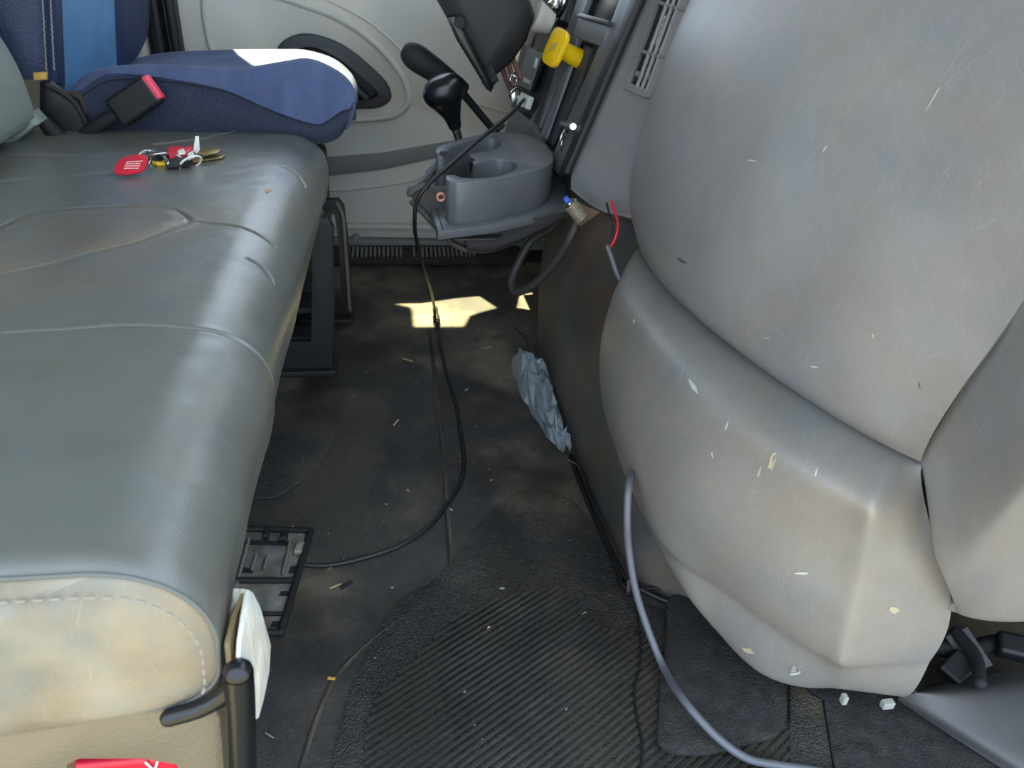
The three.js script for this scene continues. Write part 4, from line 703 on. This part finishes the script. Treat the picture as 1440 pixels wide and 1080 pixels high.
{
  const L = [[718, 514], [724, 536], [735, 562], [752, 590], [772, 618], [792, 636]], R = [[757, 506], [771, 520], [778, 548], [785, 580], [793, 606], [803, 630]];
  const k = thing('plastic_bag', 'crumpled clear plastic bag squeezed against the engine cover', 'bag', P('y', 0, 765, 580));
  const rows = L.map((l, i) => { const r = R[i], a = P('y', 0.004, ...l), b = P('y', 0.05, ...r), w = 0.02 + 0.012 * (i < 3 ? 1 : 0.5); return [a, a.clone().lerp(b, 0.33).add(V(-0.004, w, 0.002)), a.clone().lerp(b, 0.7).add(V(0, w * 0.7, 0)), b]; });
  const crump = (p) => { const n = (s, f) => 1 - 2 * Math.abs(free(p.x * f + p.y * f * 0.4, p.z * f - p.y * f * 0.6, 2, s) - 0.5); return 0.016 * (n(5, 22) - 0.7) + 0.006 * (n(9, 48) - 0.7); };
  const facet = (fn, nu, nv, s) => { const j = (i) => (hash(i, s, 3) - 0.5), g = surface((u, v) => { const i = Math.round(u * nu), k = Math.round(v * nv), e = i && k && i < nu && k < nv ? 1 : 0.35, q = fn(clamp(u + e * j(i * 57 + k) * 0.9 / nu), clamp(v + e * j(i * 91 + k * 7) * 0.9 / nv)); q.y = Math.max(0.003, q.y + 0.026 * e * j(i * 13 + k * 131)); q.x += 0.008 * j(i * 3 + k * 17); return q; }, nu, nv).toNonIndexed(); g.computeVertexNormals(); return g; };
  put('film', facet(net(rows), 8, 18, 1), M.plastic, k);
  put('film_fold', facet(net(rows.map((r) => r.map((q) => q.clone().add(V(0.002, -0.008, 0.002))))), 6, 13, 2), M.plastic, k);
}
// ---------------------------------------------------------------- keys on the bench
{
  const Y = TOP, k = thing('key_bunch', 'bunch of keys with red oval tag and black car key on the bench', 'keys', P('y', Y, 225, 225));
  const fl = (l, y, h, b = 0.001) => floorSlab(l.map(([a, c]) => P('y', y, a, c)), y, h, b);
  // red tag: tilted towards the camera, with rows of pale print
  const tp = [[161, 240], [165, 232], [174, 225], [186, 221], [200, 220], [207, 222], [209, 227], [206, 236], [200, 243], [188, 246], [172, 247], [162, 245]];
  const o = P('y', Y + 0.004, 161, 246), u = P('y', Y + 0.004, 200, 245).sub(o).normalize(), top = P('y', Y + 0.02, 190, 221).sub(P('y', Y + 0.004, 182, 246)), v = top.addScaledVector(u, -top.dot(u)).normalize(), n = u.clone().cross(v), on = (a, b, h = 0) => onPlane(o.clone().addScaledVector(n, h), n, a, b);
  const tg = put('red_tag', slab(closed(tp.map(([a, b]) => on(a, b)), 50), o, u, v, 0.0045, 0.0015), M.tagRed, k, 'red oval plastic tag with pale print');
  const print = canvasTex(256, 160, (c, w, h) => { c.fillStyle = '#c8283c'; c.fillRect(0, 0, w, h); c.fillStyle = '#f0d9d2'; for (let r = 0; r < 4; r++) { let x = 14 + r * 4; while (x < w - 24) { const l = 10 + rnd() * 26; c.fillRect(x, 18 + r * 36, l, 17); x += l + 7; } } }, 1, false);
  const q = [[170, 239], [196, 239], [203, 224], [178, 226]].map(([a, b]) => on(a, b, 0.0047)), pg = new THREE.BufferGeometry();
  pg.setAttribute('position', new THREE.Float32BufferAttribute(q.flatMap((p) => p.toArray()), 3)); pg.setAttribute('uv', new THREE.Float32BufferAttribute([0, 0, 1, 0, 1, 1, 0, 1], 2)); pg.setIndex([0, 1, 2, 0, 2, 3]); pg.computeVertexNormals();
  put('print', pg, mat({ map: print, roughness: 0.45 }), tg);
  const ring = (a, b, y, r, t, e, m = M.steel) => put('ring', boxUV(new THREE.TorusGeometry(r, t, 8, 30).applyMatrix4(new THREE.Matrix4().compose(P('y', y, a, b), new THREE.Quaternion().setFromEuler(new THREE.Euler(...e)), V(1, 1, 1)))), m, k);
  ring(203, 223, Y + 0.010, 0.012, 0.0016, [0.3, 0.9, 0.2]); ring(222, 220, Y + 0.010, 0.016, 0.0018, [1.1, 0.2, 0.3]); ring(268, 229, Y + 0.008, 0.017, 0.0017, [0.9, 0.5, 0.2], M.white); ring(251, 223, Y + 0.006, 0.010, 0.0014, [0.8, -0.4, 0], M.steel);
  put('key', tube([[190, 222], [202, 215], [211, 212], [222, 214], [232, 222], [236, 230]].map(([a, b]) => P('y', Y + 0.012, a, b)), 0.003, 30, 6), M.steel, k, 'steel key');
  put('key', fl([[214, 226], [228, 219], [234, 224], [228, 231], [218, 231]], Y + 0.002, 0.005), M.black, k, 'black key head');
  put('key', fl([[215, 230], [232, 229], [233, 233], [222, 234], [215, 232]], Y + 0.001, 0.005), M.yellow, k, 'yellow key head');
  put('key', fl([[236, 224], [240, 217], [248, 215], [262, 217], [270, 214], [273, 219], [262, 226], [240, 229]], Y + 0.002, 0.012, 0.002), M.red, k, 'red key head');
  put('key', fl([[232, 231], [252, 228], [270, 227], [272, 232], [256, 236], [234, 237]], Y + 0.004, 0.008, 0.002), M.black, k, 'black car key');
  put('key_blade', fl([[268, 226], [296, 219], [318, 219], [312, 223], [290, 226], [272, 230]], Y + 0.002, 0.002, 0.0004), M.brass, k, 'brass blade');
  put('key_blade', fl([[279, 217], [290, 210], [312, 211], [306, 216], [286, 220]], Y + 0.010, 0.002, 0.0004), M.brass, k, 'brass card');
  put('paper_tag', zSlab(px('z', P('y', Y, 276, 222).z, [[272, 212], [275, 191], [280, 191], [281, 211], [277, 216]]), P('y', Y, 276, 222).z, 0.002, 0.0004), M.white, k, 'upright white paper tag');
  put('paper_tag', fl([[250, 214], [259, 211], [261, 217], [251, 219]], Y + 0.013, 0.003, 0.0005), M.white, k); put('paper_tag', fl([[264, 218], [272, 214], [274, 222], [265, 226]], Y + 0.013, 0.003, 0.0005), M.white, k);
  tag(put('leaf_scrap', surface(net([[[367, 267], [374, 266], [382, 267]], [[370, 269], [375, 270], [379, 269]]].map((r, j) => r.map(([a, b], i) => P('y', Y - 0.001 + 0.001 * (i === 1), a, b)))), 6, 4, { thick: 0.0006 }), M.chip), 'tiny dry leaf scrap on the bench right of the keys', 'leaf');
}
// ---------------------------------------------------------------- cardboard and plastic grid under the bench
{
  const k = thing('cardboard_box', 'white flattened cardboard box with brown fluted edges standing under the bench', 'cardboard', V(-0.14, 0, -0.52));
  const face = px('x', -0.112, [[350, 829], [356, 833], [366, 852], [374, 880], [381, 906], [379, 945], [371, 985], [364, 1010], [360, 1012], [357, 1000], [354, 980], [351, 946], [338, 925], [339, 900], [344, 865]]);
  put('outer_board', xSlab(face, -0.115, 0.003, 0.0008), M.card, k, 'white printed outer face');
  const flute = (l, x, r) => { const c = new THREE.CatmullRomCurve3(px('x', x, l)), pts = []; const n = 46; for (let i = 0; i <= n; i++) { const q = c.getPointAt(i / n); pts.push(q.add(V(0.002 * (i % 2 ? 1 : -1), 0, 0))); } return new THREE.TubeGeometry(new THREE.CatmullRomCurve3(pts), n * 3, r, 5); };
  put('flute', flute([[350, 832], [342, 866], [337, 905], [336, 930]], -0.117, 0.0014), M.kraftDark, k);
  put('inner_board', xSlab(px('x', -0.121, [[345, 834], [351, 838], [342, 880], [338, 932], [326, 932], [323, 905], [333, 866]]), -0.125, 0.004, 0.0008), M.kraft, k, 'kraft inner face');
  put('flute', flute([[343, 840], [333, 870], [326, 905], [325, 925]], -0.124, 0.0014), M.kraftDark, k);
  put('white_board', xSlab(px('x', -0.133, [[300, 826], [346, 828], [336, 846], [320, 885], [300, 930]]), -0.137, 0.004, 0.0008), M.card, k, 'creased white inner board');
  put('fold', tube(px('x', -0.1325, [[338, 832], [326, 856], [306, 900]]), 0.0018, 20, 6), M.cardShade, k);
}
{
  const k = thing('plastic_grate', 'black moulded plastic grate lying flat on the floor beside the bench', 'grate', P('y', 0, 400, 810));
  const F = (l, y, h, b = 0.001) => floorSlab(px('y', y, l), y, h, b);
  put('plate', F([[310, 747], [436, 748], [394, 888], [300, 888]], 0, 0.006), M.grate, k);
  const rail = (l, r = 0.0045) => tube(px('y', 0.009, l), r, 10, 6);
  put('rim', rail([[305, 743], [372, 744], [437, 746]]), M.black, k); put('rim', rail([[437, 746], [418, 812], [395, 889]], 0.005), M.black, k); put('rim', rail([[395, 889], [350, 889], [300, 888]]), M.black, k);
  put('cross_rib', rail([[305, 816], [360, 816], [416, 816]]), M.black, k); put('cross_rib', rail([[310, 765], [348, 764]], 0.003), M.black, k); put('cross_rib', rail([[362, 863], [400, 863]], 0.003), M.black, k);
  put('long_rib', rail([[350, 758], [336, 810], [326, 850]], 0.0028), M.grate, k); put('long_rib', rail([[408, 764], [398, 806]], 0.0028), M.grate, k); put('long_rib', rail([[376, 782], [371, 800]], 0.0022), M.grate, k); put('long_rib', rail([[360, 780], [354, 800]], 0.0022), M.grate, k);
  put('window', F([[350, 766], [405, 768], [406, 762], [352, 760]], 0.006, 0.0012, 0), M.blackSoft, k);
  for (const l of [[[406, 806], [420, 806], [424, 797], [409, 797]], [[392, 838], [408, 838], [410, 832], [396, 832]], [[380, 882], [394, 882], [397, 874], [384, 874]], [[340, 806], [356, 806], [352, 800], [344, 798]]]) put('window', F(l, 0.006, 0.0012, 0), M.blackSoft, k);
  put('clip', F([[414, 782], [425, 782], [429, 767], [419, 767]], 0.006, 0.012, 0.003), M.grate, k); put('clip', F([[394, 764], [404, 764], [406, 754], [396, 754]], 0.006, 0.012, 0.003), M.black, k); put('clip', F([[372, 760], [378, 760], [380, 748], [375, 746]], 0.006, 0.012, 0.002), M.black, k);
}
// ---------------------------------------------------------------- near right corner: pad, lower panel, dark gap
{
  const pad = thing('carpet_pad', 'fuzzy grey-black carpet pad on the ribbed mat below the knee panel', 'pad', P('y', 0, 1010, 950));
  const ed = closed(px('y', 0.012, [[945, 838], [1000, 850], [1085, 930], [1105, 970], [1098, 1028], [1040, 1048], [985, 1060], [930, 1050], [926, 990], [936, 900]]), 60);
  put('sheet', floorSlab(ed, 0.004, 0.012, 0.005), M.gritty, pad);
  const c = thing('carpet_strip', 'black speckled carpet strip in the near right floor corner', 'carpet', P('y', 0, 1220, 1040));
  put('sheet', floorSlab(px('y', 0.006, [[1128, 960], [1158, 984], [1178, 1110], [1440, 1150], [1440, 1085], [1290, 985], [1230, 940]]), 0, 0.007, 0.002), M.gritty, c);
  put('sheet', floorSlab(px('y', 0.004, [[1110, 960], [1156, 984], [1176, 1110], [1110, 1120]]), 0, 0.005, 0.002), M.matPebble, c);
  const p = thing('step_panel', 'smooth dark grey sill panel at the bottom right corner', 'panel', P('y', 0, 1400, 1040));
  put('shell', surface(net([[[1262, 985], [1330, 1030], [1400, 1075], [1480, 1125]], [[1266, 980], [1340, 1015], [1410, 1050], [1500, 1090]], [[1290, 974], [1370, 975], [1440, 970], [1560, 960]], [[1310, 966], [1380, 952], [1440, 938], [1560, 915]]].map((r, j) => r.map(([a, b]) => P('y', [0.01, 0.034, 0.05, 0.03][j], a, b)))), 40, 24, { thick: 0.006 }), M.stepGrey, p);
  const w = thing('connector_bundle', 'dark connectors and hoses in the gap below the dashboard end', 'connectors', P('y', 0, 1370, 920));
  put('plug', rbox(0.036, 0.02, 0.03, 0.004, P('y', 0.04, 1345, 940), 0.5, 0.2, 0.3), M.black, w); put('plug', rbox(0.04, 0.025, 0.03, 0.006, P('y', 0.05, 1425, 910), -0.4, 0.4, 0.2), M.black, w);
  put('hose', tube(px('y', 0.04, [[1300, 905], [1350, 915], [1400, 905], [1470, 912]]), 0.011, 30), M.black, w); put('hose', tube(px('y', 0.06, [[1345, 890], [1372, 925], [1378, 960]]), 0.008, 24), M.blackSoft, w);
  put('plate', rbox(0.03, 0.004, 0.05, 0.001, P('y', 0.05, 1362, 915), 0.3, 0.5, 0.4), M.consoleDark, w);
}
// ---------------------------------------------------------------- litter on the mat
{
  const chip = (n, label, cat, a, b, len, wid, turn, m, group, y = 0.003) => {
    const g = new RoundedBoxGeometry(len, 0.0016, wid, 2, 0.0006), p = g.attributes.position;
    for (let i = 0; i < p.count; i++) { const x = p.getX(i); p.setZ(i, p.getZ(i) * (1 - 0.6 * Math.abs(x) / len) + 0.12 * x * Math.sin(a)); p.setY(i, p.getY(i) + 0.0012 * Math.sin(x / len * 4)); }
    g.computeVertexNormals();
    tag(put(n, at(g, P('y', y, a, b), turn), m), label, cat, group);
  };
  chip('wood_chip', 'pale wood chip lying across the ribs in the middle of the mat', 'wood chip', 686, 886, 0.011, 0.0045, 1.2, M.chip);
  chip('paper_scrap', 'small white scrap right of the wood chip on the mat', 'scrap', 821, 863, 0.007, 0.004, 0.3, M.lint);
  chip('straw_piece', 'pale straw piece on the smooth mat left of the long cord', 'straw', 557, 594, 0.018, 0.004, 0.9, M.chip);
  chip('straw_piece', 'dull straw piece near the sun patch on the far floor', 'straw', 573, 506, 0.028, 0.005, -0.6, M.chip);
  chip('wood_chip', 'light chip right of the cord below the sun patch', 'wood chip', 684, 489, 0.02, 0.003, 0.1, M.lint);
  chip('paper_scrap', 'white fleck between cord and bag on the mat', 'scrap', 656, 548, 0.008, 0.005, 0.4, M.lint);
  chip('dried_leaf', 'shrivelled dark leaf on the mat right of the grate', 'leaf', 487, 822, 0.018, 0.010, 0.5, M.blackSoft);
  chip('dried_stalk', 'pale stalk beside the shrivelled dark leaf', 'stalk', 472, 824, 0.016, 0.002, 0.4, M.chip);
  chip('dried_leaf', 'yellowish leaf bit near the bottom left mat ridge', 'leaf', 466, 954, 0.010, 0.005, -0.3, M.strap);
  chip('wood_chip', 'pale sliver low on the mat beside the cardboard box', 'wood chip', 379, 1034, 0.014, 0.002, -0.6, M.lint);
  chip('dried_leaf', 'brown leaf bit just below the cord near the grate', 'leaf', 463, 800, 0.007, 0.005, 0.2, M.rust);
  const bits = [];
  for (let i = 0; i < 130; i++) {
    const x = lerp(-0.28, 0.34, rnd()), z = lerp(-1.7, -0.47, rnd()), s = 0.0008 + 0.0018 * rnd() ** 3, g = new THREE.IcosahedronGeometry(s, 0); g.scale(1 + rnd(), 0.5, 1); g.rotateY(rnd() * 6); g.translate(x, 0.0018 + s * 0.3, z); bits.push(boxUV(g));
  }
  const d = stuff(put('crumbs', bits, M.lint)); tag(d, 'pale crumbs and grit scattered over the black floor mat', 'crumbs');
}



renderer.render(scene, camera);
